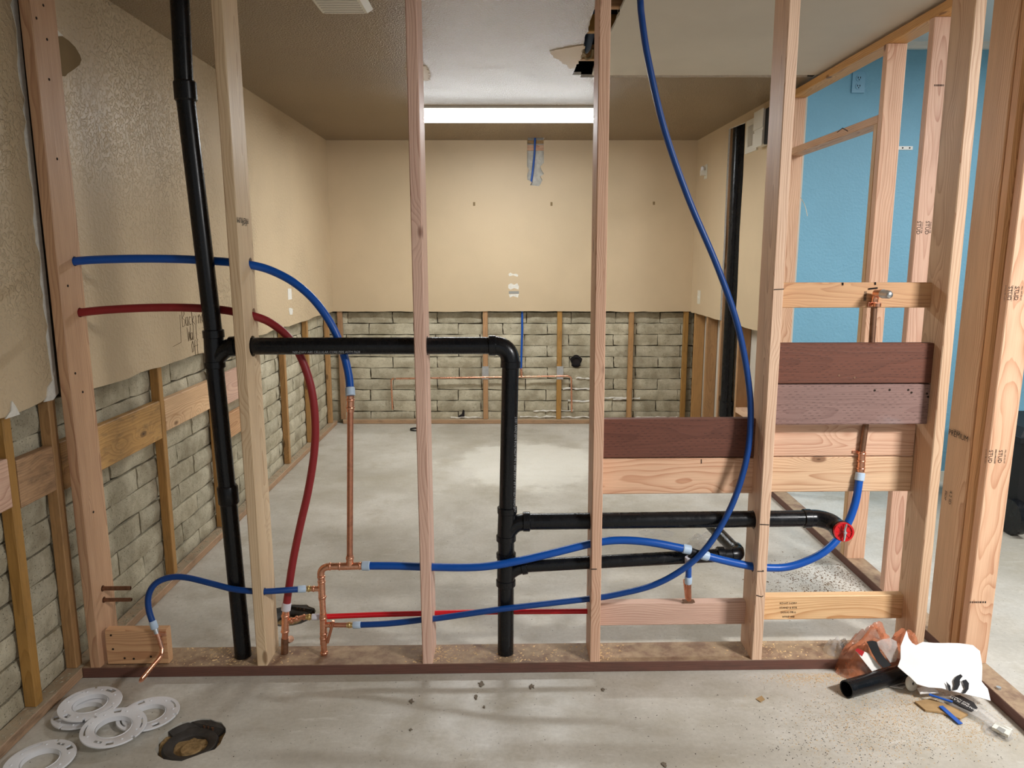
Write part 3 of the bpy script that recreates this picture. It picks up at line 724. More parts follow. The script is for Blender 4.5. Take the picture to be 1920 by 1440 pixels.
bd[5] = board('blocking_board', 5, 6, 796, 855, 1580, .118, .022, 'fir_pink', 'pale board just below the wide brown pair', 'board', x1=D(1714, 830, .118).x, group=G)
bd[6] = board('blocking_board', 5, 6, 857, 922, 1580, .118, .022, 'fir', 'lowest pale board of the right bay, behind the copper coupling', 'board', x1=D(1709, 890, .118).x, group=G)
bd[7] = board('blocking_board', 5, 6, 530, 577, 1610, .102, .038, 'fir_orange', 'amber cross block behind the capped copper elbow', 'board', x1=D(1754, 552, .102).x, group=G)
bd[8] = board('blocking_board', 4, 5, 1130, 1172, 1260, .100, .038, 'fir_pink', 'low cross block under the small copper stub in the middle bay', 'board', group=G)
bd[9] = board('blocking_board', 5, 6, 1117, 1161, 1570, .100, .038, 'fir', 'low stamped cross block in the right bay above the trash', 'board', x1=D(1694, 1140, .10).x, group=G)
a = D(201, 1242, .012); b = D(315, 1242, .012)
blk = lumber('mounting_block', (a.x, wy(a.x) + .035, .0425 + .069), (b.x, wy(b.x) + .035, .0425 + .069), .136, .038, (0, 0, 1), M['fir_orange'], ch=.004)
tag(blk, 'short wooden block on the sole plate holding the bent copper stub', 'block')

# ---- right partition
PX = 1.672; PW = .089; pxm = PX + PW / 2
pp = lumber('sole_plate', (pxm, 1.0, .0205), (pxm, 4.73, .0205), PW, .041, (1, 0, 0), M['sill'], ch=.002)
tag(pp, 'dusty sole plate of the right partition running past the trash', 'sole plate')
tp2 = lumber('top_plate', (pxm, 1.0, 2.482), (pxm, 4.73, 2.482), PW, .038, (1, 0, 0), M['fir_orange'])
tag(tp2, 'new top plate of the right partition under the grey ceiling panel', 'top plate')
GP = 'studs of the right partition'
def pstud(name, y, z1, mat, label, z0=.0415, lean=0.0):
    o = lumber(name, (pxm, y, z0), (pxm + lean, y, z1), PW, .038, (1, 0, 0), M[mat]); return tag(o, label, 'stud', GP)
ps = {}
ps['c'] = pstud('partition_stud', 4.709, 2.462, 'fir_pink', 'far partition stud beside the old wall, left edge of the blue view')
ps['a'] = pstud('partition_stud', 3.549, 2.462, 'fir_pink', 'partition stud at the near side of the rough doorway, holding the header')
ps['j'] = pstud('jack_stud', 3.588, 2.127, 'fir', 'narrow jack stud under the header of the rough doorway')
ps['b'] = pstud('partition_stud', 3.174, 2.462, 'fir_pink', 'partition stud in the middle with two black stamps')
hd = lumber('header', (pxm, 3.569, 2.147), (pxm, 4.689, 2.147), PW, .038, (1, 0, 0), M['fir_orange']); tag(hd, 'flat wooden header across the rough doorway in the partition', 'header')
ps['f'] = pstud('partition_stud', 2.575, 2.462, 'fir_pink', lean=.028, label= 'knotty pink stud facing the room at the corner of the partition, nearest of all')
o = lumber('corner_stud', (PX + .019, 2.622, .0415), (PX + .030, 2.622, 2.462), .038, .052, (1, 0, 0), M['fir_orange'], ch=.010); ps['k'] = tag(o, 'rounded corner stud with a pale edge next to the pink stud', 'stud', GP)
o = lumber('corner_board', (PX + .019, 2.724, .0415), (PX + .030, 2.724, 2.462), .038, .148, (1, 0, 0), M['fir'], ch=.004); ps['m'] = tag(o, 'wide smooth corner board stamped PREMIUM', 'stud', GP)

# ---- stamps and marks on the lumber
def sstamp(s, sz, px, py, wall, xd, yd, par, off=.0008, mat='ink'):
    text_on('stamp', s, sz, wall(px, py), xd, yd, M[mat], par, off)
def on_stud_side(k, side):                       # pixel to the right (+1) or left (-1) face of stud k
    def f(px, py):
        o, a, b = STUDS[k]; X = a.x
        for _ in range(4):
            P = atX(px, py, X); X = stud_x(k, P.z) + side * .019
        return atX(px, py, X)
    return f
f2 = on_stud_side(2, 1)
sstamp('PREMIUM', .026, 455, 413, f2, (0, -1, 0), (0, 0, -1), STUDS[2][0]); sstamp('KD-HT', .016, 458, 420, f2, (0, -1, 0), (0, 0, -1), STUDS[2][0])
sstamp('S-P-F', .02, 447, 270, f2, (0, 0, 1), (0, 1, 0), STUDS[2][0]); sstamp('2x6', .018, 449, 280, f2, (0, 0, 1), (0, 1, 0), STUDS[2][0])
fP = lambda px, py: atX(px, py, PX)
sstamp('PREMIUM', .030, 1797, 817, fP, (0, -1, 0), (0, 0, 1), ps['m']); sstamp('100-500', .014, 1794, 809, fP, (0, -1, 0), (0, 0, 1), ps['m'])
sstamp('MOP', .018, 1773, 929, fP, (0, 0, -1), (0, -1, 0), ps['m']); sstamp('4.2 ID', .022, 1782, 933, fP, (0, 0, -1), (0, -1, 0), ps['m'])
fF = lambda px, py: atY(px, py, 2.556)
for (cx, cy) in ((1857, 856), (1875, 856), (1893, 550), (1906, 550)):
    sstamp('STUD', .019, cx, cy, fF, (0, 0, -1), (1, 0, 0), ps['f']); sstamp('DOUG FIR S-DRY', .007, cx - 9, cy, fF, (0, 0, -1), (1, 0, 0), ps['f']); sstamp('MILL 349 KD HT', .007, cx + 9, cy, fF, (0, 0, -1), (1, 0, 0), ps['f'])
barcode('barcode', .055, .007, fF(1833, 1129), (1, 0, 0), (0, 0, 1), M['ink'], ps['f'])
fB = lambda px, py: atY(px, py, 3.155)
for cx in (1722, 1738):
    sstamp('STUD', .022, cx, 427, fB, (0, 0, -1), (1, 0, 0), ps['b']); sstamp('DOUG FIR', .010, cx + 6, 427, fB, (0, 0, -1), (1, 0, 0), ps['b'])
barcode('barcode', .04, .007, fB(1761, 160), (1, 0, 0), (0, 0, 1), M['ink'], ps['b'])
fb9 = lambda px, py: D(px, py, .10)
for i, s in enumerate(('KD-HT S-DRY', 'STAND & BTR', 'DOUG FIR-L', 'WWP 448')): sstamp(s, .011, 1478, 1131 + i * 8.5, fb9, (1, WSL, 0), (0, 0, 1), bd[9])
fb7 = lambda px, py: D(px, py, .102)
barcode('barcode', .034, .010, fb7(1622, 555), (0, 0, 1), (-1, 0, 0), M['ink'], bd[7])
def mark(par, pts, f, off, r=.0015):             # felt pen line lying on the face
    q = MB(); P = [f(*p) + Vector(off) for p in pts]; q.tube(P, r, 5); obj('pen_mark', q, M['ink'], par)
f0 = lambda px, py: D(px, py, 0)
for pts in ([(1451, 543), (1470, 542)], [(1425, 983), (1442, 984)], [(1420, 1071), (1432, 1071), (1430, 1069)], [(1418, 1116), (1428, 1119), (1431, 1117)], [(1108, 1067), (1119, 1067)]):
    mark(s5[0] if pts[0][0] > 1200 else s4[0], pts, f0, (0, -.0006, 0))
mark(bd[7], [(1628, 542), (1645, 540)], fb7, (0, -.0006, 0), .003); mark(bd[7], [(1580, 530), (1580, 535)], fb7, (0, -.0006, 0), .003); mark(bd[7], [(1641, 529), (1641, 534)], fb7, (0, -.0006, 0), .003)
mark(bd[2], [(1315, 861), (1315, 869)], lambda x, y: D(x, y, .10), (0, -.0006, 0))
mark(hd, [(1570, 248), (1580, 240), (1590, 246)], lambda x, y: atX(x, y, PX), (-.0006, 0, 0), .002)
# nails in the treated boards and blocks
def nails(par, f, pts, r=.0035, mat='speck', n=(0, -1, 0)):
    for p in pts:
        P = f(*p); q = MB(); q.cyl(P - Vector(n) * .001, P + Vector(n) * .0012, r, 8); obj('nail_head', q, M[mat], par)
nails(bd[3], lambda x, y: D(x, y, .052), [(1573, 704), (1602, 708), (1748, 674), (1752, 684)], .004, 'copper_old')
nails(bd[4], lambda x, y: D(x, y, .052), [(1640, 732), (1668, 731), (1703, 731), (1709, 736), (1738, 738), (1740, 744)], .004)
nails(blk, lambda x, y: D(x, y, .016), [(208, 1191), (212, 1217), (234, 1234), (251, 1235), (283, 1231)], .004)
fs1 = on_stud_side(1, 1)
nails(STUDS[1][0], fs1, [(81, 10), (68, 34), (88, 74), (92, 149), (107, 298), (127, 536), (141, 700), (155, 735), (175, 960)], .0045, 'speck', (1, 0, 0))

# ================================================================== PLUMBING
def ringpart(parent, a, b, r, mat, name='crimp_ring', seg=18, bevel=True):
    q = MB(); a = Vector(a); b = Vector(b); t = b - a
    if bevel: q.tube([a, a + t * .08, a + t * .92, b], [r * .9, r, r, r * .9], seg)
    else: q.cyl(a, b, r, seg)
    return obj(name, q, mat, parent, 35)
def along(a, b, s, e): a = Vector(a); b = Vector(b); return a.lerp(b, s), a.lerp(b, e)
def bend(a, c, b, r, n=10):                      # straight a-c-b with the corner rounded by r
    a, c, b = Vector(a), Vector(c), Vector(b); u = (a - c).normalized(); v = (b - c).normalized()
    p0, p1 = c + u * r, c + v * r
    return [p0 * (1-t)**2 + c * 2*t*(1-t) + p1 * t*t for t in [i / n for i in range(n + 1)]]

# ---- black ABS drain, waste and vent assembly (glued together)
dwv = thing('drain_pipe_assembly', 'glued assembly of black plastic drain and vent pipes running through the studs', 'pipe', tuple(D(948, 1232, .07)))
R2, R15 = .0302, .0242
def absp(pts, r=R2, name='pipe', mat='abs'): q = MB(); q.tube(pts, r, 20); return obj(name, q, M[mat], dwv, 40)
def hub(a, b, r=.0365): return ringpart(dwv, a, b, r, M['abs'], 'coupling', 20)
Vt = D(337, 0); V1 = D(345, 160); V2 = D(400, 622); V3 = D(403, 690); V4 = D(427, 925); V5 = D(457, 1243)
Vtop = Vt + (Vt - V1).normalized() * .0; Vtop = V1 + (Vt - V1) * ((2.50 - V1.z) / (Vt.z - V1.z))
V5.z = .043
absp([Vtop, V1]); absp([V1, V2]); absp([V3, V4]); absp([V4, V5])
hub(D(346, 152), D(349, 190)); hub(D(399.5, 618), D(401, 634)); hub(D(402, 677), D(403.5, 690)); hub(D(426, 910), D(429.5, 945))
q = MB(); q.tube([V2, V3], .0335, 20); obj('tee_fitting', q, M['abs'], dwv, 40)
B0 = D(402, 672); B1 = D(438, 649)
q = MB(); q.tube(cr([D(403, 676), D(412, 664), D(424, 654), D(441, 649)], 6), .0315, 18); obj('tee_branch', q, M['abs'], dwv, 40)
hub(D(431, 650), D(443, 649), .0355)
H0 = D(440, 649); H1 = D(925, 648)
absp([H0, H1])
E1 = D(957, 690); Ec = D(957, 648)
q = MB(); q.tube(bend(H1, Ec, E1, .062), .0335, 20); obj('elbow_fitting', q, M['abs_shiny'], dwv, 40)
hub(D(916, 648), D(930, 648)); hub(D(957.5, 676), D(957, 690), .0355)
T1 = D(951, 962); T2 = D(949, 1012); T3 = D(949, 1040); T4 = D(948.5, 1096); T5 = D(948, 1232); T5.z = .043
absp([E1, T1]); absp([T2, T3]); absp([T4, T5])
hub(D(951, 950), D(951, 962)); hub(D(949, 1003), D(949, 1014)); hub(D(949, 1036), D(949, 1046)); hub(D(948.5, 1086), D(948.5, 1098))
q = MB(); q.tube([T1, T2], .0335, 20); obj('tee_fitting', q, M['abs'], dwv, 40)
q = MB(); q.tube([T3, T4], .0335, 20); obj('tee_fitting', q, M['abs'], dwv, 40)
q = MB(); q.tube(cr([D(950, 1002), D(958, 990), D(970, 981), D(990, 978)], 6), .0315, 18); obj('tee_branch', q, M['abs'], dwv, 40)
q = MB(); q.tube(cr([D(949, 1084), D(957, 1073), D(970, 1065), D(984, 1061)], 6), .0265, 18); obj('tee_branch', q, M['abs'], dwv, 40)
hub(D(980, 978), D(994, 978)); hub(D(977, 1063), D(988, 1061), .030)
A1 = D(1512, 972)
absp([D(990, 978), A1])
hub(D(1505, 972), D(1520, 972), .0350)
Ae = D(1580, 996, -.035); Am = D(1552, 976, .04)
pts = cr([D(1512, 972), D(1532, 972), D(1555, 978, .045), D(1571, 989, .01), Ae], 6)
q = MB(); q.tube(pts, .0318, 20); obj('elbow_fitting', q, M['abs'], dwv, 40)
dr = ((pts[-1] - pts[-4]).normalized() + Vector((-.1, -1.0, .25))).normalized()
ringpart(dwv, Ae - dr * .035, Ae, .0365, M['abs'], 'coupling', 20)
plug = thing('test_plug', 'red plastic test plug with wing nut in the end of the black elbow', 'plug', tuple(Ae))
q = MB(); q.cyl(Ae, Ae + dr * .012, .034, 24); obj('plug_disc', q, M['red_plastic'], plug, 40)
q = MB(); q.pipe(Ae + dr * .012, Ae + dr * .017, .034, .028, 24)
u = dr.cross(Vector((0, 0, 1))).normalized(); v = u.cross(dr)
for k in range(8):
    a = k * math.pi / 4; w = u * math.cos(a) + v * math.sin(a); q.cyl(Ae + dr * .0125 + w * .010, Ae + dr * .0125 + w * .028, .002, 6)
obj('plug_rim', q, M['red_plastic'], plug, 40)
q = MB(); q.cyl(Ae + dr * .012, Ae + dr * .032, .005, 10); q.tube([Ae + dr * .028 - v * .030 + u * .004, Ae + dr * .024 - v * .012, Ae + dr * .022, Ae + dr * .024 + v * .012, Ae + dr * .028 + v * .030 - u * .004], [.003, .0045, .006, .0045, .003], 8); obj('wing_nut', q, M['steel'], plug, 50)
# lower 1 1/2 inch branch that turns back into the room
L0 = D(985, 1061); L1 = D(1375, 1040)
absp([L0, L1], R15)
Lend = L1 + Vector((-.012, .34, .008))
q = MB(); q.tube(bend(L1 + Vector((-.05, 0, 0)), L1 + Vector((.022, 0, 0)), Lend, .03), .0275, 18); obj('elbow_fitting', q, M['abs_shiny'], dwv, 40)
q = MB(); q.tube([L1 + Vector((.02, .03, .001)), Lend], R15, 18); obj('pipe', q, M['abs'], dwv, 40)
ringpart(dwv, L1 + Vector((.02, .028, 0)), L1 + Vector((.0195, .05, .001)), .030, M['abs'], 'coupling'); ringpart(dwv, L1 + Vector((-.062, 0, 0)), L1 + Vector((-.035, 0, 0)), .030, M['abs'], 'coupling')
# pale print along the pipes
P = D(968, 880, .04); text_on('pipe_print', 'ABS-DWV CELLULAR CORE PIPE 2 IN ASTM F628 NSF-DWV 1017', .0125, D(966.5, 872, .046), (D(962, 700, .046) - D(959, 900, .046)), (-1, 0, 0), M['print'], dwv, .0002)
text_on('pipe_print', 'NSF-DWV ABS CELLULAR CORE PIPE ASTM F628', .011, D(612, 660.5, .0415), (1, WSL, 0), (0, .4, 1), M['print'], dwv, .0006)

# ---- PEX tubes
def pex_tube(name, label, pts, r, mat, rings=(), d=.07, group='flexible supply tubes'):
    P = cr(PL(pts, d), 8); t = thing(name, label, 'tube', tuple(P[0]), group)
    q = MB(); q.tube(P, r, 16); obj('tube', q, M[mat], t, 60)
    for (i, mt) in rings:                        # sleeve on the start (0) or end (1)
        a, b = (P[0], P[2]) if i == 0 else (P[-1], P[-3]); e = (b - a).normalized()
        ringpart(t, a - e * .004, a + e * .026, r * 1.22, M[mt], 'expansion_ring')
    return t
pex_tube('pex_tube', 'long bright blue tube looping from the ceiling down and left to the copper manifold',
    [Vector((.40, 2.86, 2.60)), Vector((.43, 2.80, 2.50)), (1200, -5, .09), (1203, 30, .07), (1215, 110), (1245, 240), (1290, 370), (1345, 500), (1383, 610), (1404, 720), (1407, 800, .055), (1397, 872, .04), (1371, 950, .024), (1330, 1020, .008), (1285, 1064, .008), (1225, 1097, .02), (1150, 1116, .036), (1110, 1122, .04), (1050, 1129, .036), (940, 1142, .026), (830, 1158, .04), (800, 1161, .042), (730, 1169, .06), (664, 1172, .07)], .0111, 'pex_blue2', [(1, 'ring')], .062)
pex_tube('pex_tube', 'thick blue tube from the copper riser tee sagging through two studs to the black tee',
    [(681, 1061, .07), (740, 1061, .062), (803, 1063, .05), (870, 1064, .032), (920, 1061, .022), (980, 1050, .022), (1040, 1036, .032), (1110, 1019, .045), (1160, 1013, .045), (1220, 1017, .036), (1293, 1031, .030)], .0143, 'pex_blue', [(0, 'ring'), (1, 'ring')], .055)
pex_tube('pex_tube', 'thick blue tube curving from the black tee up to the right copper pipe',
    [(1316, 1040, .030), (1350, 1049, .036), (1390, 1058, .046), (1425, 1063.5, .05), (1470, 1064), (1510, 1053), (1550, 1031), (1583, 993, .075), (1603, 945, .088), (1613, 888, .105)], .0143, 'pex_blue', [(0, 'ring'), (1, 'ring')], .055)
pex_tube('pex_tube', 'short blue tube hanging straight down from the black tee', [(1291, 1046, .03), (1291, 1068, .036), (1290.5, 1092, .045)], .0111, 'pex_blue', [(0, 'ring_clear'), (1, 'ring')], .055)
pex_tube('pex_tube', 'dark red tube arching from the first stud down to the hot copper manifold',
    [(128, 588, .10), (150, 586, .10), (200, 581, .106), (280, 577), (350, 577), (415, 581), (452, 587.5, .102), (470, 591, .104), (505, 604), (540, 632), (566, 674), (584, 730), (591, 790), (589, 850), (578, 920), (562, 990), (548, 1060, .105), (536, 1143, .085)], .0143, 'pex_red', [(1, 'ring_clear')], .115)
pex_tube('pex_tube', 'thick blue tube arching from the first stud down to the copper riser',
    [(118, 491, .10), (137, 490, .10), (180, 487, .106), (260, 485), (340, 486), (410, 490), (445, 493.3, .102), (466, 496, .104), (505, 506), (550, 529), (590, 564), (622, 610), (643, 660), (654, 705, .095), (657, 740, .07)], .0143, 'pex_blue', [(1, 'ring')], .115)
pex_tube('pex_tube', 'short blue tube arching from the wooden block to the brass elbow at lower left',
    [(290, 1177, .01), (279, 1143, .02), (279, 1115, .03), (292, 1094, .04), (318, 1083, .05), (350, 1083, .05), (400, 1095, .035), (440, 1105, .024), (488, 1109, .022), (530, 1107, .04), (571, 1104, .07)], .0111, 'pex_blue2', [(0, 'ring'), (1, 'ring')], .062)
pex_tube('pex_tube', 'bright red straight tube running low from the hot manifold to the fourth stud',
    [(586, 1157, .078), (640, 1155, .10), (720, 1152), (800, 1150), (880, 1148), (960, 1147), (1104, 1146)], .0100, 'pex_red2', [(0, 'ring_clear')], .112)
# black plastic tee joining the blue tubes
t = thing('plastic_tee', 'small black plastic tee joining three blue tubes', 'fitting', tuple(D(1303, 1037, .03)))
q = MB(); q.tube([D(1290, 1031, .03), D(1318, 1041, .03)], .0125, 14); q.tube([D(1300, 1035, .03), D(1292, 1052, .03)], .0115, 14); obj('tee_body', q, M['black'], t, 40)

# ---- copper
def cop(parent, pts, r, name='pipe', mat='copper', seg=16): q = MB(); q.tube(pts, r, seg); return obj(name, q, M[mat], parent, 45)
def bead(parent, a, b, r=.0152, mat='copper', name='press_bead'):   # short swollen bead ring on a press fitting
    a = Vector(a); b = Vector(b); t = b - a; q = MB(); q.tube([a, a + t * .25, a + t * .5, a + t * .75, b], [r * .86, r * .97, r, r * .97, r * .86], 18); return obj(name, q, M[mat], parent, 60)
cm = thing('copper_manifold', 'bright copper manifold with press fittings rising from the sole plate to the tall riser', 'pipe fitting', tuple(D(608, 1232)))
base = D(608, 1232); base.z = .043
cop(cm, [base, D(607, 1205)], .0111); cop(cm, [D(607, 1208), D(606, 1150)], .0132, 'tee_fitting'); cop(cm, [D(606, 1152), D(604, 1118)], .0114)
cop(cm, [D(604, 1124), D(602.5, 1083)], .0132, 'tee_fitting')
cop(cm, bend(D(602, 1090), D(601, 1063), D(640, 1062), .032), .0132, 'elbow_fitting')
cop(cm, [D(620, 1062), D(640, 1062)], .0125, 'pipe'); cop(cm, [D(636, 1062), D(680, 1061)], .0135, 'tee_fitting'); cop(cm, [D(656, 1060), D(656, 1042)], .0135, 'tee_fitting')
for (a, b) in (((608, 1226), (607.8, 1221)), ((607, 1199), (607, 1194)), ((607, 1190), (607, 1185)), ((606, 1161), (606, 1156)), ((604.5, 1122), (604.3, 1117)), ((603, 1093), (603, 1088)), ((602.5, 1084), (602.4, 1079)), ((617, 1062), (621, 1062)), ((635, 1062), (639, 1062)), ((673, 1061), (677, 1061)), ((656, 1049), (656, 1044))):
    bead(cm, D(*a), D(*b))
cop(cm, [D(656, 1046), D(657, 764)], .0111, 'riser_pipe', 'copper_pipe')
cop(cm, [D(657, 772), D(657, 742)], .0134, 'coupling', 'copper'); bead(cm, D(657, 767), D(657, 762), .0156); bead(cm, D(657, 752), D(657, 747), .0156)
cop(cm, [D(602, 1104), D(584, 1104)], .0098, 'side_outlet'); bead(cm, D(590, 1104), D(586, 1104), .0118); cop(cm, [D(585, 1104), D(570, 1104)], .0096, 'brass_adapter', 'brass'); bead(cm, D(581, 1104), D(577, 1104), .0122, 'brass', 'brass_ring')
cop(cm, [D(608, 1172), D(622, 1171)], .0098, 'side_outlet'); bead(cm, D(618, 1172), D(622, 1172), .0118); cop(cm, [D(622, 1172), D(651, 1172)], .0085, 'side_pipe', 'copper_pipe'); cop(cm, [D(650, 1172), D(664, 1172)], .0096, 'brass_adapter', 'brass'); bead(cm, D(653, 1172), D(657, 1172), .0122, 'brass', 'brass_ring')
cop(cm, [D(625, 1164, .05), D(614, 1205, .055)], .0055, 'drain_tube', 'copper_pipe', 10)
hm = thing('copper_manifold', 'smaller copper tee on an old tarnished pipe below the dark red tube', 'pipe fitting', tuple(D(534, 1234, .085)))
b2 = D(534, 1233, .085); b2.z = .043
d5 = .085
cop(hm, [b2, D(534, 1197, d5)], .0135, 'old_pipe', 'copper_old'); cop(hm, [D(534, 1200, d5), D(535, 1182, d5)], .0118, 'pipe', 'copper_pipe'); cop(hm, [D(534.5, 1186, d5), D(535.5, 1149, d5)], .0140, 'tee_fitting')
bead(hm, D(534.5, 1186, d5), D(534.5, 1181, d5), .0158); bead(hm, D(535, 1157, d5), D(535, 1152, d5), .0158); cop(hm, [D(535.5, 1152, d5), D(536, 1142, d5)], .0125, 'pipe')
cop(hm, [D(537, 1166, d5), D(548, 1163, d5), D(560, 1159, d5), D(568, 1157, .08), D(580, 1157, .078)], .0085, 'branch', 'copper')
for (a, b) in (((545, 1164), (549, 1162.5)), ((555, 1160.5), (559, 1159)), ((568, 1157), (572, 1157))): bead(hm, D(*a, d5), D(*b, d5), .0115)
cop(hm, [D(574, 1157, .078), D(588, 1157, .078)], .0096, 'brass_adapter', 'brass'); bead(hm, D(578, 1157, .078), D(582, 1157, .078), .0122, 'brass', 'brass_ring')
cop(hm, [D(540, 1200, .12), D(545, 1198, .10)], .013, 'valve_cap', 'copper_old')
# copper run on the right boards
rc = thing('copper_pipe', 'tarnished copper pipe behind the wide brown boards with a capped elbow on top', 'pipe', tuple(D(1614, 886, .103)))
dz = .103 - .013
cop(rc, [D(1616, 850, .106), D(1624, 790, .104), D(1632, 680, .0985), D(1639, 574, .089)], .0108, 'pipe', 'copper_old')
cop(rc, [D(1614, 884, .1045), D(1616, 846, .1045)], .0132, 'coupling'); 
for (a, b) in (((1614, 880), (1614.2, 876)), ((1614.6, 866), (1614.8, 862)), ((1615.5, 852), (1615.8, 848))): bead(rc, D(*a, .1045), D(*b, .1045), .0156)
cop(rc, bend(D(1639.5, 580, .088), D(1640, 549, .086), D(1668, 550, .030), .032) , .0128, 'elbow_fitting'); bead(rc, D(1640, 570, .088), D(1640, 575, .088), .015)
cop(rc, [D(1641, 550, .075), D(1656, 551, .04)], .0124, 'pipe'); ca, cb = D(1654, 551, .045), D(1671, 553, .005); q = MB(); q.tube([ca, ca.lerp(cb, .55), ca.lerp(cb, .8), ca.lerp(cb, .95), cb], [.0150, .0150, .0138, .010, .003], 18); obj('pipe_cap', q, M['steel'], rc, 50); bead(rc, D(1655, 551, .044), D(1657, 551, .04), .0165, 'steel', 'cap_rim')
q = MB(); P = D(1640, 571, .096); q.box((P.x - .024, P.y - .002, P.z - .008), (P.x + .022, P.y + .004, P.z + .008)); q.cyl(P + Vector((0, -.018, -.006)), P + Vector((0, -.018, .006)), .0135, 16); obj('pipe_strap', q, M['copper'], rc, 40)
q = MB(); P = D(1611, 847, .1165); q.box((P.x - .026, P.y - .003, P.z - .005), (P.x + .020, P.y + .001, P.z + .005)); obj('pipe_strap', q, M['copper'], rc)
# stub under the black tee
st = thing('copper_stub', 'small copper stub standing on the low cross block below the black tee', 'pipe fitting', tuple(D(1291, 1126, .075)))
cop(st, [D(1291, 1090, .045), D(1291.5, 1124, .09)], .0098, 'pipe', 'copper_pipe'); cop(st, [D(1283, 1087, .07), D(1287, 1122, .09)], .005, 'side_tube', 'copper', 10)
q = MB(); P = D(1291, 1127, .105); q.box((P.x - .022, P.y - .012, P.z - .001), (P.x + .022, P.y + .012, P.z + .002)); obj('strap_plate', q, M['copper_old'], st)
# bent stub on the block
sb = thing('copper_stub', 'bent copper stub-out on the wooden block pointing at the viewer', 'pipe fitting', tuple(D(296, 1190, .0)))
p0, p1 = D(293, 1182, .008), D(301, 1205, .002); p2 = D(303, 1229, -.012); p3 = atZ(265, 1275, p2.z)
cop(sb, [D(290.5, 1176, .010), D(294, 1188, .006)], .0095, 'collar', 'steel'); cop(sb, cr([p0, p1, D(304, 1218, -.004), p2 + Vector((0, -.012, 0)), p2.lerp(p3, .4), p3], 6), .0080, 'bent_tube', 'copper')
q = MB(); q.tube([p3, p3 + (p3 - p2).normalized() * .012], [.008, .003], 12); obj('pinched_tip', q, M['copper'], sb, 40)
q = MB(); P = D(299, 1189, .008); q.box((P.x - .022, P.y - .003, P.z - .006), (P.x + .022, P.y + .006, P.z + .006)); obj('pipe_strap', q, M['copper'], sb)
# two old stubs from the first stud
for (xa, xb, y, r, lab) in ((170, 245, 1103.5, .0079, 'upper tarnished copper stub poking out of the first stud'), (170, 247, 1125, .0072, 'lower tarnished copper stub poking out of the first stud')):
    q = MB(); a = D(xa, y, .065); b = D(xb, y + .5, .065); b.z = a.z; q.pipe(a, b, r, r * .75, 14); o = obj('copper_stub', q, M['copper_old'], None, 40); tag(o, lab, 'pipe')
# back wall supply line
bs = thing('copper_supply_line', 'thin copper line with two drops on the far block wall, fed by a blue tube', 'pipe', tuple(atY(978, 706, BY)))
YB = BY + .004
def B(x, y): return atY(x, y, YB)
cop(bs, [B(742, 710), B(1066, 705)], .0080, 'pipe', 'copper', 10)
cop(bs, bend(B(760, 709.7), B(733, 710), B(736, 745), .03) + [B(736, 768)], .0080, 'drop', 'copper', 10)
cop(bs, bend(B(1050, 705.3), B(1071, 706), B(1072, 740), .03) + [B(1072, 772)], .0080, 'drop', 'copper', 10)
cop(bs, [B(978, 707), B(977, 690)], .010, 'tee', 'copper', 10); q = MB(); q.tube([B(977, 692), B(979, 620), B(979, 588) + Vector((0, .03, 0)), B(979, 560) + Vector((0, .04, 0))], .010, 10); obj('blue_tube', q, M['pex_blue'], bs, 60)
ht = MB(); ht.tube(cr([atY(1003, 245, BY + .022) , atY(1003, 262, BY + .010), atY(1002, 290, BY + .018), atY(999, 320, BY + .016), atY(996, 342, BY + .02)], 6), .009, 10)
o = obj('pex_tube', ht, M['pex_blue'], None, 60); tag(o, 'thin blue tube seen inside the ragged hole high in the far wall', 'tube')

# ================================================================== FIXTURES
# ceiling lamp: wrap-around fluorescent
lx0, lx1, ly0, ly1 = -.655, .575, 5.23, 5.485
t = thing('ceiling_lamp', 'lit wrap-around fluorescent lamp on the ceiling of the back bay', 'lamp', ((lx0 + lx1) / 2, 5.35, CEIL))
q = MB(); q.box((lx0, ly0 + .005, CEIL - .016), (lx1, ly1 - .005, CEIL - .0005)); obj('housing', q, M['white_paint'], t)
pr = [(ly0 + .006, CEIL - .017), (ly0 + .012, CEIL - .035), (ly0 + .035, CEIL - .066), (ly0 + .07, CEIL - .077), (ly1 - .07, CEIL - .077), (ly1 - .035, CEIL - .066), (ly1 - .012, CEIL - .035), (ly1 - .006, CEIL - .017)]
q = MB(); q.prism([(lx0 + .012, y, z) for y, z in pr[2:6]] + [(lx0 + .012, ly1 - .035, CEIL - .06), (lx0 + .012, ly0 + .035, CEIL - .06)], (lx1 - lx0 - .024, 0, 0)); obj('lens', q, M['lens'], t, 30)
for sd in (pr[:3] + [(ly0 + .03, CEIL - .017)], pr[5:] + [(ly1 - .03, CEIL - .017)]):
    q = MB(); q.prism([(lx0 + .012, y, z) for y, z in sd], (lx1 - lx0 - .024, 0, 0)); obj('lens_side', q, M['lens_side'], t, 30)
for x in (lx0, lx1 - .011): q = MB(); q.prism([(x, y + (.002 if y > 5.35 else -.002), z - .002) for y, z in pr], (.011, 0, 0)); obj('end_cap', q, M['white_paint'], t)
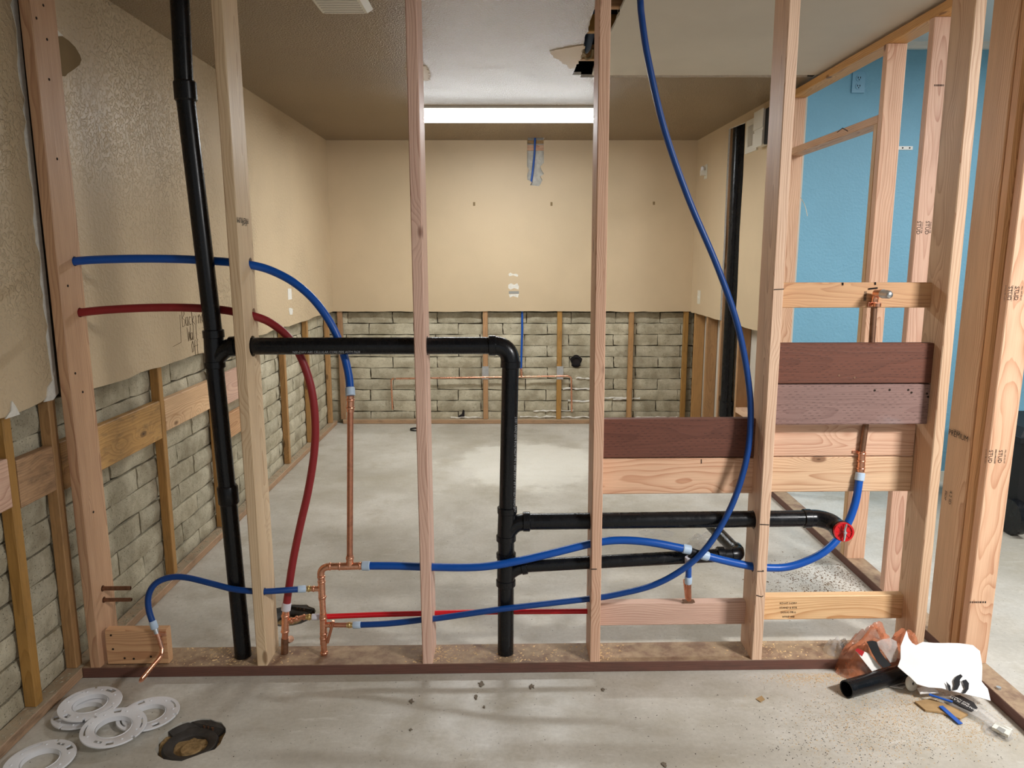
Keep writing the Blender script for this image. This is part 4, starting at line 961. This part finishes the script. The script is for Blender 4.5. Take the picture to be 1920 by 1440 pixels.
# exhaust grille on the ceiling, left
a = atZ(598, 17, CEIL); b = atZ(700, 17, CEIL)
t = thing('ceiling_grille', 'white exhaust fan cover at the top edge of the view, left ceiling', 'grille', (a.x, a.y - .15, CEIL))
q = MB(); w = b.x - a.x; q.hexa([(a.x + .02, a.y - .28, CEIL - .022), (b.x - .02, a.y - .28, CEIL - .022), (b.x - .02, a.y - .02, CEIL - .022), (a.x + .02, a.y - .02, CEIL - .022), (a.x, a.y - .3, CEIL - .001), (b.x, a.y - .3, CEIL - .001), (b.x, a.y, CEIL - .001), (a.x, a.y, CEIL - .001)])
obj('cover', q, M['white_plastic'], t)
for k in range(9): q = MB(); yy = a.y - .26 + k * .028; q.box((a.x + .03, yy, CEIL - .026), (b.x - .03, yy + .009, CEIL - .0222)); obj('louver', q, M['white_plastic'], t)
# right wall: return grille, door chime, night light, switch
def rw_pt(px, py, out=0.0):
    Y = 5.4
    for _ in range(5): P = atX(px, py, RX(Y, out)); Y = P.y
    return P
g0 = rw_pt(1399, 285); g1 = rw_pt(1420, 283)
t = thing('wall_grille', 'white louvered air grille high on the right wall beside the vent slot', 'grille', tuple(RW(5.34, 2.35)))
q = MB(); y0, y1, z0, z1 = 5.225, 5.455, 2.235, 2.455
for (ya, yb, za, zb) in ((y0, y1, z0, z0 + .04), (y0, y1, z1 - .04, z1), (y0, y0 + .045, z0 + .04, z1 - .04), (y1 - .045, y1, z0 + .04, z1 - .04)): rbox(q, ya, yb, za, zb, .0005, .012)
obj('frame', q, M['white_plastic'], t)
q = MB(); rbox(q, y0 + .04, y1 - .04, z0 + .04, z1 - .04, .0005, .003); obj('dark_core', q, M['dark'], t)
for k in range(9): q = MB(); yy = y0 + .05 + k * .0155; rbox(q, yy, yy + .007, z0 + .04, z1 - .04, .004, .012); obj('louver', q, M['white_plastic'], t)
t = thing('door_chime', 'off-white door chime box on the right wall next to the air grille', 'chime', tuple(RW(5.08, 2.35)))
q = MB(); rbox(q, 4.99, 5.15, 2.24, 2.455, .0005, .055); obj('body', q, M['white_plastic'], t)
q = MB(); rbox(q, 4.985, 5.155, 2.345, 2.46, .0555, .062); rbox(q, 4.985, 5.155, 2.232, 2.325, .0555, .062); obj('front_cover', q, M['white_plastic'], t)
q = MB(); rbox(q, 4.93, 4.988, 2.235, 2.455, .0005, .045); obj('side_resonator', q, M['black'], t)
P = rw_pt(1324, 322)
t = thing('night_light', 'small night light plugged into an outlet on the right wall', 'night light', tuple(P))
q = MB(); rbox(q, P.y - .035, P.y + .035, P.z - .058, P.z + .058, .0005, .006); obj('outlet_plate', q, M['cream'], t)
q = MB(); rbox(q, P.y - .022, P.y + .022, P.z - .03, P.z + .01, .006, .045); obj('plug_body', q, M['white_plastic'], t)
q = MB(); q.tube([RW(P.y, P.z + .0, .03), RW(P.y, P.z + .035, .03), RW(P.y, P.z + .045, .03)], [.018, .016, .006], 14); obj('shade', q, M['pvc'], t, 40)
P = rw_pt(1311, 557); t = thing('wall_switch', 'narrow cream switch plate on the right wall above the exposed framing', 'switch', tuple(P))
q = MB(); rbox(q, P.y - .036, P.y + .036, P.z - .058, P.z + .058, .0005, .006); obj('plate', q, M['cream'], t)
q = MB(); rbox(q, P.y - .006, P.y + .006, P.z - .012, P.z + .012, .006, .014); obj('toggle', q, M['white_plastic'], t)
# blue wall: outlet and bracket
P = atY(1609, 155, BLY - .004); t = thing('wall_outlet', 'blue painted double outlet high on the blue wall', 'outlet', tuple(P))
q = MB(); q.box((P.x - .040, BLY - .012, P.z - .062), (P.x + .040, BLY - .0005, P.z + .062)); obj('outlet_plate', q, M['blue_plate'], t)
for s in (-.02, .02):
    q = MB(); q.cyl((P.x, BLY - .016, P.z + s * 1.2), (P.x, BLY - .012, P.z + s * 1.2), .019, 16); so = obj('socket', q, M['blue_plate'], t, 40)
    for dx in (-.006, .006): q = MB(); q.box((P.x + dx * 1.2 - .0022, BLY - .0168, P.z + s * 1.2 - .002), (P.x + dx * 1.2 + .0022, BLY - .0158, P.z + s * 1.2 + .009)); obj('slot', q, M['ink'], so)
    q = MB(); q.box((P.x - .003, BLY - .0168, P.z + s * 1.2 - .012), (P.x + .003, BLY - .0158, P.z + s * 1.2 - .006)); obj('slot', q, M['ink'], so)
P = atY(1698, 277.5, BLY - .003); q = MB(); q.box((P.x - .05, BLY - .005, P.z - .011), (P.x + .045, BLY - .0005, P.z + .011)); o = obj('wall_bracket', q, M['white_paint']); tag(o, 'small white metal strip screwed to the blue wall', 'bracket')
for dx in (-.02, .025): q = MB(); q.cyl((P.x + dx, BLY - .0065, P.z), (P.x + dx, BLY - .005, P.z), .005, 8); obj('screw_hole', q, M['ink'], o)
q = MB(); q.tube(cr([atX(1501, 370, 1.772), atX(1509, 385, 1.775), atX(1514, 405, 1.775)], 6), .002, 6); o = obj('loose_cable', q, M['cream']); tag(o, 'thin pale cable end hanging beside the far partition stud', 'cable')
q = MB(); q.hexa([(3.32, 4.70, .001), (3.95, 4.70, .001), (3.95, 4.93, .001), (3.32, 4.93, .001), (3.32, 4.70, .43), (3.95, 4.70, .43), (3.95, 4.93, .43), (3.32, 4.93, .43)]); q.box((3.31, 4.69, .40), (3.96, 4.94, .437)); o = obj('storage_box', q, M['cream']); tag(o, 'pale box showing above the black bin at the far right', 'box')
# trash bin in the blue room
P = atZ(1930, 985); t = thing('waste_bin', 'black wheeled plastic bin standing against the far right of the blue room', 'bin', (3.10, 4.1, 0))
X0 = atY(1893, 900, 4.0).x
def tap(x0, x1, y0, y1, z0, X0, X1, Y0, Y1, z1): return [(x0, y0, z0), (x1, y0, z0), (x1, y1, z0), (x0, y1, z0), (X0, Y0, z1), (X1, Y0, z1), (X1, Y1, z1), (X0, Y1, z1)]
q = MB(); q.hexa(tap(X0 + .06, X0 + .55, 4.0, 4.45, .04, X0, X0 + .62, 3.94, 4.52, .53)); obj('body', q, M['black'], t)
q = MB(); q.hexa(tap(X0 - .02, X0 + .64, 3.92, 4.54, .531, X0 - .02, X0 + .64, 3.92, 4.54, .56)); q.hexa(tap(X0, X0 + .62, 3.95, 4.52, .56, X0 + .05, X0 + .56, 4.0, 4.46, .60)); obj('lid', q, M['black'], t)
q = MB(); q.cyl((X0 + .0, 3.97, .10), (X0 + .05, 3.97, .10), .099, 24); obj('wheel', q, M['abs'], t, 40)
q = MB(); q.cyl((X0 + .57, 3.97, .10), (X0 + .62, 3.97, .10), .099, 24); obj('wheel', q, M['abs'], t, 40)
for k in range(3): q = MB(); x = X0 + .1 + k * .18; q.hexa(tap(x, x + .03, 3.985, 4.0, .1, x, x + .03, 3.925, 3.95, .5)); obj('rib', q, M['black'], t)

# ================================================================== ON THE FLOOR
# ---- closet flanges: flat ring with slots, raised hub
def flange_mesh():
    # flat ring with slots cut by sectors, 178 mm across, with a hub collar
    ro, ri, th = .0965, .055, .006
    cuts = []
    def arc_slot(a0, a1, r0, r1):
        n = 6; pts = [(r1 * math.cos(a0 + (a1 - a0) * i / n), r1 * math.sin(a0 + (a1 - a0) * i / n), -.02) for i in range(n + 1)] + [(r0 * math.cos(a1 - (a1 - a0) * i / n), r0 * math.sin(a1 - (a1 - a0) * i / n), -.02) for i in range(n + 1)]
        q = MB(); q.prism(pts, (0, 0, .05)); return q
    for k in range(4):
        a = k * math.pi / 2
        if k % 2 == 0: cuts.append(arc_slot(a - .14, a + .14, .072, .089))
        else: cuts.append(arc_slot(a - .32, a + .32, .080, .0855))
    for a in (.78, 3.92):
        q = MB(); q.box((.086, -.004, -.02), (.11, .004, .05)); 
        m = Matrix.Rotation(a, 3, 'Z'); q.v = [tuple(m @ Vector(v)) for v in q.v]; cuts.append(q)
    mb = MB(); mb.lathe([(ri, 0), (ro, 0), (ro + .001, .003), (ro, th), (ri + .004, th), (ri, th - .002)], seg=48)
    me = mb.mesh('ring'); fix_normals(me); return boolean(me, cuts)
FM = flange_mesh(); FM.materials.clear(); FM.materials.append(M['pvc']); smooth(FM, 35)
HM = MB(); HM.lathe([(.052, -.011), (.0555, -.011), (.0555, .001), (.052, .005)], seg=40); HM = HM.mesh('hub'); fix_normals(HM); smooth(HM, 40); HM.materials.append(M['pvc'])
BM_ = MB()
for a in (.5, 1.1, 2.0, 2.7, 3.6, 4.3, 5.2, 5.9): BM_.lathe([(.0001, 0), (.004, 0), (.003, .002), (.0001, .0025)], (.076 * math.cos(a), .076 * math.sin(a), .006), 10)
BM_ = BM_.mesh('bolt_boss'); fix_normals(BM_); BM_.materials.append(M['pvc'])
def flange(px, py, z, rot, tilt, label, sticker):
    c = atZ(px, py, z + .006)
    m = Matrix.Translation((c.x, c.y, z)) @ Matrix.Rotation(tilt[0], 4, 'X') @ Matrix.Rotation(tilt[1], 4, 'Y') @ Matrix.Rotation(rot, 4, 'Z')
    t = thing('closet_flange', label, 'flange', (c.x, c.y, z), 'white closet flanges on the floor')
    obj('ring', FM, M['pvc'], t, None, m); obj('hub', HM, M['pvc'], t, None, m); obj('bolt_boss', BM_, M['pvc'], t, None, m)['kind'] = 'stuff'
    if sticker is not None:
        a = sticker - rot; p = Vector((.075 * math.cos(a), .075 * math.sin(a), .0064))
        mm = m @ Matrix.Translation(p) @ Matrix.Rotation(a - math.pi / 2, 4, 'Z')
        q = MB(); q.add([(-.014, -.006, 0), (.014, -.006, 0), (.014, .006, 0), (-.014, .006, 0)], [(0, 1, 2, 3)]); st_ = obj('sticker', q, M['sticker'], t, None, mm)
        q = MB(); x = -.012
        while x < .012: q.add([(x, -.004, .0004), (x + .0014, -.004, .0004), (x + .0014, .005, .0004), (x, .005, .0004)], [(0, 1, 2, 3)]); x += .0026
        obj('barcode', q, M['ink'], st_, None, mm)
flange(158, 1333, .012, .5, (0, 0), 'lower white flange of the stacked pair against the left wall', None)
flange(169, 1318, .031, 1.1, (.02, .03), 'topmost white flange of the stacked pair against the left wall', 1.2)
flange(278, 1337, .012, 2.3, (0, 0), 'white flange at the right of the cluster, nearest the floor drain', None)
flange(213, 1362, .028, 1.9, (.05, .06), 'white flange in the front of the cluster overlapping the right one', -1.7)
flange(75, 1424, .012, .8, (0, 0), 'lone white flange at the bottom left corner of the view', 1.3)

# ---- floor drain openings with old flange and dirt
def drain(c, label, r=.1):
    t = thing('floor_drain', label, 'drain', (c.x, c.y, -.06))
    q = MB(); n = 20; vs_ = [(c.x, c.y, -.034)]
    rn = random.Random(int(abs(c.x) * 100))
    for k in range(n): a = 2 * math.pi * k / n; vs_.append((c.x + (r + .004) * math.cos(a), c.y + (r + .004) * math.sin(a), -.030 + rn.uniform(-.010, .014)))
    q.add(vs_, [(0, 1 + k, 1 + (k + 1) % n) for k in range(n)]); obj('dirt', q, M['sand'], t, 60)
    q = MB(); q.lathe([(.052, -.04), (.082, -.034), (.086, -.02), (.080, -.014), (.058, -.018), (.052, -.024)], (c.x - .004, c.y - .006, 0), 32); obj('flange_ring', q, M['liner'], t, 40)
    q = MB(); q.lathe([(.0001, -.02), (.030, -.02), (.034, -.026), (.034, -.05), (.0001, -.05)], (c.x + .004, c.y - .022, 0), 20, closed=False); obj('plug', q, M['sand'], t, 40)
    q = MB(); a0, a1 = .55, 2.75; nn = 12
    pts = [(c.x + (r * 1.02) * math.cos(a0 + (a1 - a0) * k / nn), c.y + r * 1.02 * math.sin(a0 + (a1 - a0) * k / nn), -.004) for k in range(nn + 1)] + [(c.x + (r * .70) * math.cos(a1 - (a1 - a0) * k / nn), c.y + r * .70 * math.sin(a1 - (a1 - a0) * k / nn), -.022) for k in range(nn + 1)]
    q.prism(pts, (0, 0, -.01)); obj('torn_liner', q, M['liner'], t)
    for a in (1.0, 1.25, 1.45): q = MB(); q.cyl((c.x + .076 * math.cos(a), c.y + .076 * math.sin(a), -.016), (c.x + .076 * math.cos(a), c.y + .076 * math.sin(a), -.006), .005, 8); obj('bolt', q, M['copper_old'], t)
drain(HOLE1, 'dirty drain opening chipped into the concrete near the white flanges')
drain(HOLE2, 'black drain opening behind the hot copper tee', .098)
# coil of black wire, far floor
c = atZ(779, 807); q = MB(); q.tube([(c.x + (.045 + .004 * math.sin(5 * a)) * math.cos(a), c.y + .05 * math.sin(a), .006 + .003 * (a / 6.28)) for a in [k * .35 for k in range(50)]], .004, 6); o = obj('wire_coil', q, M['black'], None, 60); tag(o, 'small coil of black wire on the far floor', 'wire')
# clear plastic wrap on the floor behind the elbow
def crumple(name, c, sx, sy, h, mat, seed, n=26, flat=.0):
    me = bpy.data.meshes.new(name); v = []; f = []
    for j in range(n + 1):
        for i in range(n + 1):
            u, w = i / n * 2 - 1, j / n * 2 - 1
            rr = min(1, max(abs(u), abs(w))); e = max(0, 1 - rr ** 3.0)
            s_ = 1 + .12 * mnoise.noise(Vector((math.atan2(w, u) * 1.5, seed, 0)))
            nz = mnoise.noise(Vector((u * 2.2, w * 2.2, seed))) + .5 * mnoise.noise(Vector((u * 5, w * 5, seed + 7))) + .3 * abs(mnoise.noise(Vector((u * 9, w * 9, seed + 3))))
            k = max(abs(u), abs(w)); q = (rr and k / math.sqrt(u * u + w * w)) or 1
            v.append((c[0] + u * q * sx * s_, c[1] + w * q * sy * s_, c[2] + max(0.001, h * (e * (.8 + .38 * nz) + flat) + .004 * nz)))
    for j in range(n):
        for i in range(n): a = j * (n + 1) + i; f.append((a, a + 1, a + n + 2, a + n + 1))
    me.from_pydata(v, [], f); me.update(); return obj(name, me, mat, None, 30)
c = atZ(1325, 1022); o = crumple('plastic_wrap', (c.x, c.y, 0), .10, .08, .07, M['clear'], 3); tag(o, 'crumpled clear plastic on the floor behind the small black elbow', 'plastic wrap')
c = atZ(1232, 1000); o = crumple('plastic_wrap', (c.x, c.y, 0), .10, .07, .008, M['clear'], 5); tag(o, 'flat scrap of clear plastic on the floor below the middle black branch', 'plastic wrap')

# ---- trash heap at the right corner
a = atZ(1587, 1292, .0305); b = atZ(1718, 1254, .0305); e = (b - a).normalized()
t = thing('pipe_offcut', 'short glossy black pipe offcut lying in front of the trash', 'pipe', (a.x, a.y, 0))
q = MB(); q.pipe(a, a + e * .27, .0302, .0255, 32); obj('pipe', q, M['abs_shiny'], t, 40)
q = MB(); q.cyl(a + e * .12, a + e * .125, .0256, 24); obj('inside_shadow_plug', q, M['abs'], t)
# orange bag
c0 = atZ(1660, 1205, .02); o = crumple('plastic_bag', (1.375, 2.565, .0), .175, .085, .19, M['bag'], 9, 34); tag(o, 'crumpled orange translucent plastic bag behind the torn paper', 'bag')
# clear bag with a black fitting
c1 = atZ(1567, 1222, .041); o = crumple('clear_bag', (c1.x + .01, c1.y, .041), .055, .05, .055, M['clear'], 12, 20); tag(o, 'small clear bag with a black piece on the end of the sole plate', 'bag')
q = MB(); q.tube(cr([(c1.x + .015, c1.y - .01, .08), (c1.x + .028, c1.y - .02, .055), (c1.x + .05, c1.y - .03, .05)], 5), [.006] * 3 + [.009] * 4 + [.006] * 4, 10); obj('black_piece', q, M['black'], o, 50)
def sheet(name, outline, P0, P1, Xd, mat, label, cat, th=.0015, curl=.0, seed=1, sub=3):
    """thin sheet whose outline is laid on the leaning plane through P0 (foot) and P1 (top)"""
    n = Vector(Xd).cross(P1 - P0).normalized(); pts = []
    for (x, y) in outline:
        r, f, u = ray(x, y); d = Vector((r, f, u)); o = Vector((0, 0, CAMZ)); t = (P0 - o).dot(n) / d.dot(n); pts.append(o + d * t)
    bm = bmesh.new(); vs_ = [bm.verts.new(p) for p in pts]; fc = bm.faces.new(vs_)
    bmesh.ops.triangulate(bm, faces=[fc])
    for _ in range(sub): bmesh.ops.subdivide_edges(bm, edges=[ed for ed in bm.edges if ed.calc_length() > .02], cuts=1)
    bmesh.ops.triangulate(bm, faces=bm.faces[:])
    for v in bm.verts:
        k = mnoise.noise(v.co * 9 + Vector((seed, 0, 0))) + .4 * mnoise.noise(v.co * 24)
        v.co += n * (k * curl)
    r_ = bmesh.ops.extrude_face_region(bm, geom=bm.faces[:]); 
    for v in [g for g in r_['geom'] if isinstance(g, bmesh.types.BMVert)]: v.co += n * th
    bmesh.ops.recalc_face_normals(bm, faces=bm.faces[:])
    me = bpy.data.meshes.new(name); bm.to_mesh(me); bm.free(); o = obj(name, me, mat, None, 40)
    if label: tag(o, label, cat)
    return o, n
pap = [(1699, 1183), (1703, 1197), (1710, 1206), (1717, 1210), (1730, 1204), (1750, 1206), (1778, 1206), (1800, 1207), (1824, 1210), (1837, 1221), (1841, 1249), (1841, 1278), (1852, 1291), (1857, 1314), (1837, 1308), (1815, 1303), (1789, 1297), (1765, 1291), (1740, 1289), (1719, 1283), (1706, 1269), (1683, 1250), (1688, 1236), (1688, 1212)]
pf = atZ(1775, 1308, .035); ptp = atY(1775, 1200, 2.50)
paper, pnrm = sheet('torn_paper', pap, pf, ptp, (1, 0, 0), M['paper'], 'large torn white sheet with black smears leaning on the trash heap', 'paper', .002, .006, 4)
pn_ = pnrm if pnrm.y < 0 else -pnrm
for poly in ([(1788, 1276), (1793, 1268), (1801, 1264), (1805, 1268), (1800, 1274), (1800, 1284), (1795, 1293), (1786, 1294), (1790, 1284)], [(1804, 1276), (1811, 1274), (1817, 1281), (1816, 1292), (1810, 1300), (1803, 1300), (1810, 1290)], [(1774, 1278), (1782, 1286), (1783, 1295), (1779, 1296)]):
    s_, _ = sheet('black_smear', poly, pf + pn_ * .010, ptp + pn_ * .010, (1, 0, 0), M['ink'], None, None, .0006, .003, 4, 2); s_.parent = paper; s_.matrix_parent_inverse = WM[paper.name].inverted()
# printed packets
def packet(outline, zf, ytop, mat, label, cat='packaging', th=.004, curl=.004, seed=2):
    xs = [p[0] for p in outline]; ys = [p[1] for p in outline]; cx = sum(xs) / len(xs)
    P0 = atZ(cx, max(ys), zf); P1 = atY(cx, min(ys), ytop); return sheet(outline_name.get(label, 'packaging'), outline, P0, P1, (1, 0, 0), mat, label, cat, th, curl, seed, 2)[0]
outline_name = {}
pk1 = packet([(1625, 1203), (1636, 1201), (1643, 1203), (1650, 1222), (1658, 1233), (1671, 1247), (1655, 1252), (1647, 1244), (1636, 1225)], .075, 2.495, M['black'], 'black printed packet standing in the trash heap')
P = atY(1658, 1240, pk1.data.vertices[0].co.y)
pk2 = packet([(1603, 1219), (1608, 1216), (1628, 1225), (1640, 1238), (1652, 1252), (1634, 1258)], .055, 2.50, M['sticker'], 'white packet with a red top leaning in the trash heap')
rd, _ = sheet('red_band', [(1603, 1219), (1608, 1215), (1621, 1222), (1616, 1231)], atZ(1625, 1257, .060), atY(1625, 1214, 2.487), (1, 0, 0), M['label_red'], None, None, .0008, .001, 2, 1); rd.parent = pk2; rd.matrix_parent_inverse = WM[pk2.name].inverted()
ps_, _ = sheet('clear_sleeve', [(1640, 1205), (1652, 1199), (1668, 1196), (1680, 1202), (1684, 1222), (1680, 1240), (1668, 1242), (1655, 1222)], atZ(1660, 1242, .09), atY(1660, 1198, 2.505), (1, 0, 0), M['clear'], 'clear plastic sleeve between the black packet and the torn paper', 'packaging', .001, .012, 5)
cs, _ = sheet('clear_sleeve', [(1590, 1241), (1604, 1240), (1618, 1243), (1630, 1252), (1636, 1262), (1604, 1264), (1599, 1254)], atZ(1612, 1264, .004), atY(1612, 1240, 2.545), (1, 0, 0), M['clear'], 'clear plastic scrap hanging over the front of the sole plate', 'packaging', .001, .006, 6)
# price tag under the pipe, cap ring, cardboard, plate label, blue strip, clip
def flat(name, poly, z, mat, label, cat, th=.003, tilt=0.0):
    q = MB(); q.prism([atZ(x, y, z) + Vector((0, 0, tilt * (i % 2))) for i, (x, y) in enumerate(poly)], (0, 0, th)); o = obj(name, q, mat)
    if label: tag(o, label, cat)
    return o
o = flat('price_tag', [(1668, 1288), (1700, 1278), (1708, 1281), (1692, 1292)], .002, M['sticker'], 'white printed tag lying under the black offcut', 'tag'); barcode('barcode', .03, .010, atZ(1690, 1285, .005), (1, .35, 0), (-.35, 1, 0), M['ink'], o, .0006)
c = atZ(1709, 1296, .0); q = MB(); m = Matrix.Translation((c.x, c.y + .005, .028)) @ Matrix.Rotation(R(72), 4, 'X') @ Matrix.Rotation(R(22), 4, 'Y')
q.lathe([(.006, -.004), (.024, -.006), (.028, 0), (.024, .007), (.012, .011), (.006, .009)], seg=24); o = obj('escutcheon_ring', q, M['white_plastic'], None, 40, m); tag(o, 'small off-white ring standing on edge beside the offcut', 'ring')
q = MB(); q.cyl((0, 0, -.003), (0, 0, .004), .0065, 12); obj('center_hole', q, M['black'], o, None, m)
flat('cardboard_scrap', [(1715, 1318), (1745, 1312), (1790, 1330), (1815, 1342), (1800, 1350), (1765, 1338), (1735, 1334)], .002, M['card'], 'long strip of brown cardboard at the foot of the trash heap', 'cardboard', .006)
flat('cardboard_scrap', [(1720, 1292), (1742, 1290), (1760, 1300), (1745, 1306), (1725, 1302)], .02, M['paper'], 'small curled paper scrap under the torn white sheet', 'paper', .004, .012)
flat('clear_blister', [(1745, 1298), (1780, 1300), (1835, 1325), (1900, 1378), (1885, 1384), (1835, 1352), (1780, 1322)], .008, M['clear'], 'long clear blister pack sticking out of the trash heap', 'packaging', .006, .006)
o = flat('seal_plate_package', [(1783, 1306), (1800, 1304), (1826, 1318), (1833, 1328), (1822, 1335), (1800, 1324), (1782, 1313)], .02, M['black'], 'black label card reading SEALING PLATE in the blister pack', 'packaging', .002)
e1 = (atZ(1822, 1327, .0225) - atZ(1788, 1309, .0225))
text_on('label_print', 'SEALING PLATE', .014, atZ(1806, 1319.5, .0223), -e1, (-e1.y, e1.x, 0) if False else (e1.y, -e1.x, 0), M['sticker'], o, .0006)
text_on('label_print', 'BOX FLANGE', .011, atZ(1800, 1312, .0223), -e1, (e1.y, -e1.x, 0), M['sticker'], o, .0006)
q = MB(); q.tube([atZ(1742, 1302, .03), atZ(1760, 1308, .026), atZ(1786, 1316, .022)], .004, 8); o = obj('blue_strip', q, M['pex_blue'], None, 50); tag(o, 'thin blue plastic edge under the torn white sheet', 'strip')
q = MB(); pa, pb = atZ(1764, 1325, .012), atZ(1801, 1358, .004); sd = (pb - pa).normalized().cross(Vector((0, 0, 1))) * .008; q.hexa([pa - sd, pb - sd, pb + sd, pa + sd, *[p + Vector((0, 0, .003)) for p in (pa - sd, pb - sd, pb + sd, pa + sd)]]); o = obj('blue_strip', q, M['pex_blue'], None); tag(o, 'flat bright blue strip lying in front of the trash heap', 'strip')
o = flat('clip_package', [(1842, 1366), (1852, 1360), (1895, 1376), (1900, 1386), (1890, 1391), (1850, 1378)], .001, M['clear'], 'clear tray around the white clip at the right edge of the floor', 'packaging', .008)
o = flat('white_clip', [(1859, 1368), (1868, 1358), (1898, 1372), (1890, 1384)], .010, M['white_plastic'], 'small white plastic clip with a grey face near the right sole plate', 'clip', .010)
obj('grey_face', MB().prism([atZ(x, y, .0203) for x, y in [(1868, 1367), (1873, 1362), (1886, 1369), (1881, 1376)]], (0, 0, .0008)), M['grey_plastic'], o)
q = MB(); P = atZ(1872, 1292, .041); q.cyl(P, P + Vector((0, 0, .008)), .008, 12); o = obj('anchor_bolt', q, M['steel'], None, 40); tag(o, 'bolt head in the right partition sole plate', 'bolt')
for (x, y, lab) in ((1426, 1311, 'small square of cardboard on the floor left of the black offcut'),):
    flat('cardboard_scrap', [(x - 9, y), (x + 2, y - 6), (x + 8, y + 1), (x, y + 6)], .001, M['card'], lab, 'cardboard', .002)
# grey glue scraps on the front floor
rn = random.Random(31); G2 = 'scraps of dried glue on the front floor'
for (x, y, w, lab) in ((998, 1288, 9, 'star-shaped glue scrap on the front floor below the middle drain pipe'), (903, 1283, 9, 'ragged glue scrap on the front floor left of the star-shaped one'), (893, 1308, 6, 'small brown scrap on the front floor near the ragged one'), (1130, 1294, 5, 'tiny dark scrap on the floor below the fourth stud'), (772, 1316, 7, 'thin bent scrap on the floor below the third stud'), (1245, 1434, 6, 'dark crumb at the bottom edge of the floor'), (908, 1326, 4, 'single dark pebble on the front floor'), (770, 1369, 4, 'lone dark chip on the bright floor near the bottom')):
    n = 11; c = atZ(x, y, .0005); q = MB(); q.prism([(c.x + w * .0011 * (1 + rn.uniform(-.6, .7)) * math.cos(2*math.pi*k/n), c.y + w * .0015 * (1 + rn.uniform(-.6, .7)) * math.sin(2*math.pi*k/n), .0005) for k in range(n)], (0, 0, .003)); o = obj('glue_scrap', q, M['scrap']); tag(o, lab, 'scrap', G2)
# sawdust and crumbs: uncountable
def scatter(name, label, cat, mat, n, fn, s0, s1, seed, lift=0.0):
    rn = random.Random(seed); q = MB()
    for _ in range(n):
        p = fn(rn)
        if p is None: continue
        x, y, z = p; a = rn.uniform(0, 6.28); L = rn.uniform(s0, s1); w = L * rn.uniform(.25, .7); h = w * .5
        ca, sa = math.cos(a), math.sin(a)
        q.add([(x + ca * L, y + sa * L, z), (x - sa * w, y + ca * w, z), (x - ca * L, y - sa * L, z + h * .3), (x + sa * w, y - ca * w, z), (x, y, z + h)], [(0, 1, 4), (1, 2, 4), (2, 3, 4), (3, 0, 4)])
    me = q.mesh(name); o = obj(name, me, mat); tag(o, label, cat); o['kind'] = 'stuff'; return o
def heap(rn):
    k = rn.random()
    if k < .40: px, py = rn.gauss(1650, 75), rn.gauss(1350, 40)
    elif k < .62: px, py = rn.gauss(1540, 50), rn.gauss(1268, 8)
    elif k < .85: px, py = rn.gauss(1740, 40), rn.gauss(1315, 18)
    else: px, py = rn.gauss(1820, 50), rn.gauss(1370, 18)
    if not (1380 < px < 1910 and 1262 < py < 1440): return None
    p = atZ(px, py, .0005); return (p.x, p.y, .0005) if p.x < 1.655 else None
scatter('sawdust', 'sawdust strewn over the floor around the trash heap', 'sawdust', M['sawdust'], 7000, heap, .0009, .0034, 1)
def heap2(rn):
    px, py = rn.uniform(1420, 1880), rn.uniform(1268, 1438)
    if rn.random() > .25: px, py = rn.gauss(1620, 110), rn.gauss(1370, 45)
    if not (1300 < px < 1915 and 1262 < py < 1440): return None
    p = atZ(px, py, .0005); return (p.x, p.y, .0005) if p.x < 1.655 else None
scatter('crumbs', 'dark crumbs mixed into the sawdust at the right', 'debris', M['speck'], 1300, heap2, .001, .003, 2)
def plate_dust(rn):
    x = rn.choice((rn.gauss(-1.15, .12), rn.gauss(-1.0, .1), rn.gauss(-.28, .06), rn.gauss(.03, .15), rn.gauss(.33, .05), rn.gauss(1.0, .1)))
    y = wy(x) + rn.uniform(.01, .135); return (x, y, .0412) if -1.5 < x < 1.5 else None
scatter('sawdust', 'drill shavings lying on top of the long sole plate', 'sawdust', M['sawdust'], 900, plate_dust, .0015, .007, 3)
def behind(rn):
    p = atZ(rn.gauss(1560, 70), rn.gauss(1085, 22), .0005); return (p.x, p.y, .0005) if p.x < 1.66 and p.y > wy(p.x) + .16 else None
scatter('sawdust', 'brown sawdust on the floor behind the right bay by the partition', 'sawdust', plain('brown_sawdust', srgb(120, 92, 62), .95, .1), 1500, behind, .0015, .006, 4)
def leftdust(rn):
    y = rn.uniform(2.0, 6.5); return (LX(y, -.03 + rn.uniform(-.02, .03)), y, .0395 if rn.random() < .8 else .0395)
scatter('rubble_crumbs', 'grey mortar crumbs lying along the left base plate', 'rubble', M['rubble'], 900, leftdust, .002, .010, 5)
def room(rn):
    y = rn.uniform(1.9, 6.5); x = rn.uniform(-1.5, 1.6); return (x, y, .0005) if abs(y - wy(x) - .07) > .08 else None
scatter('floor_specks', 'scattered specks of dirt all over the concrete', 'debris', M['speck'], 500, room, .001, .0035, 6)
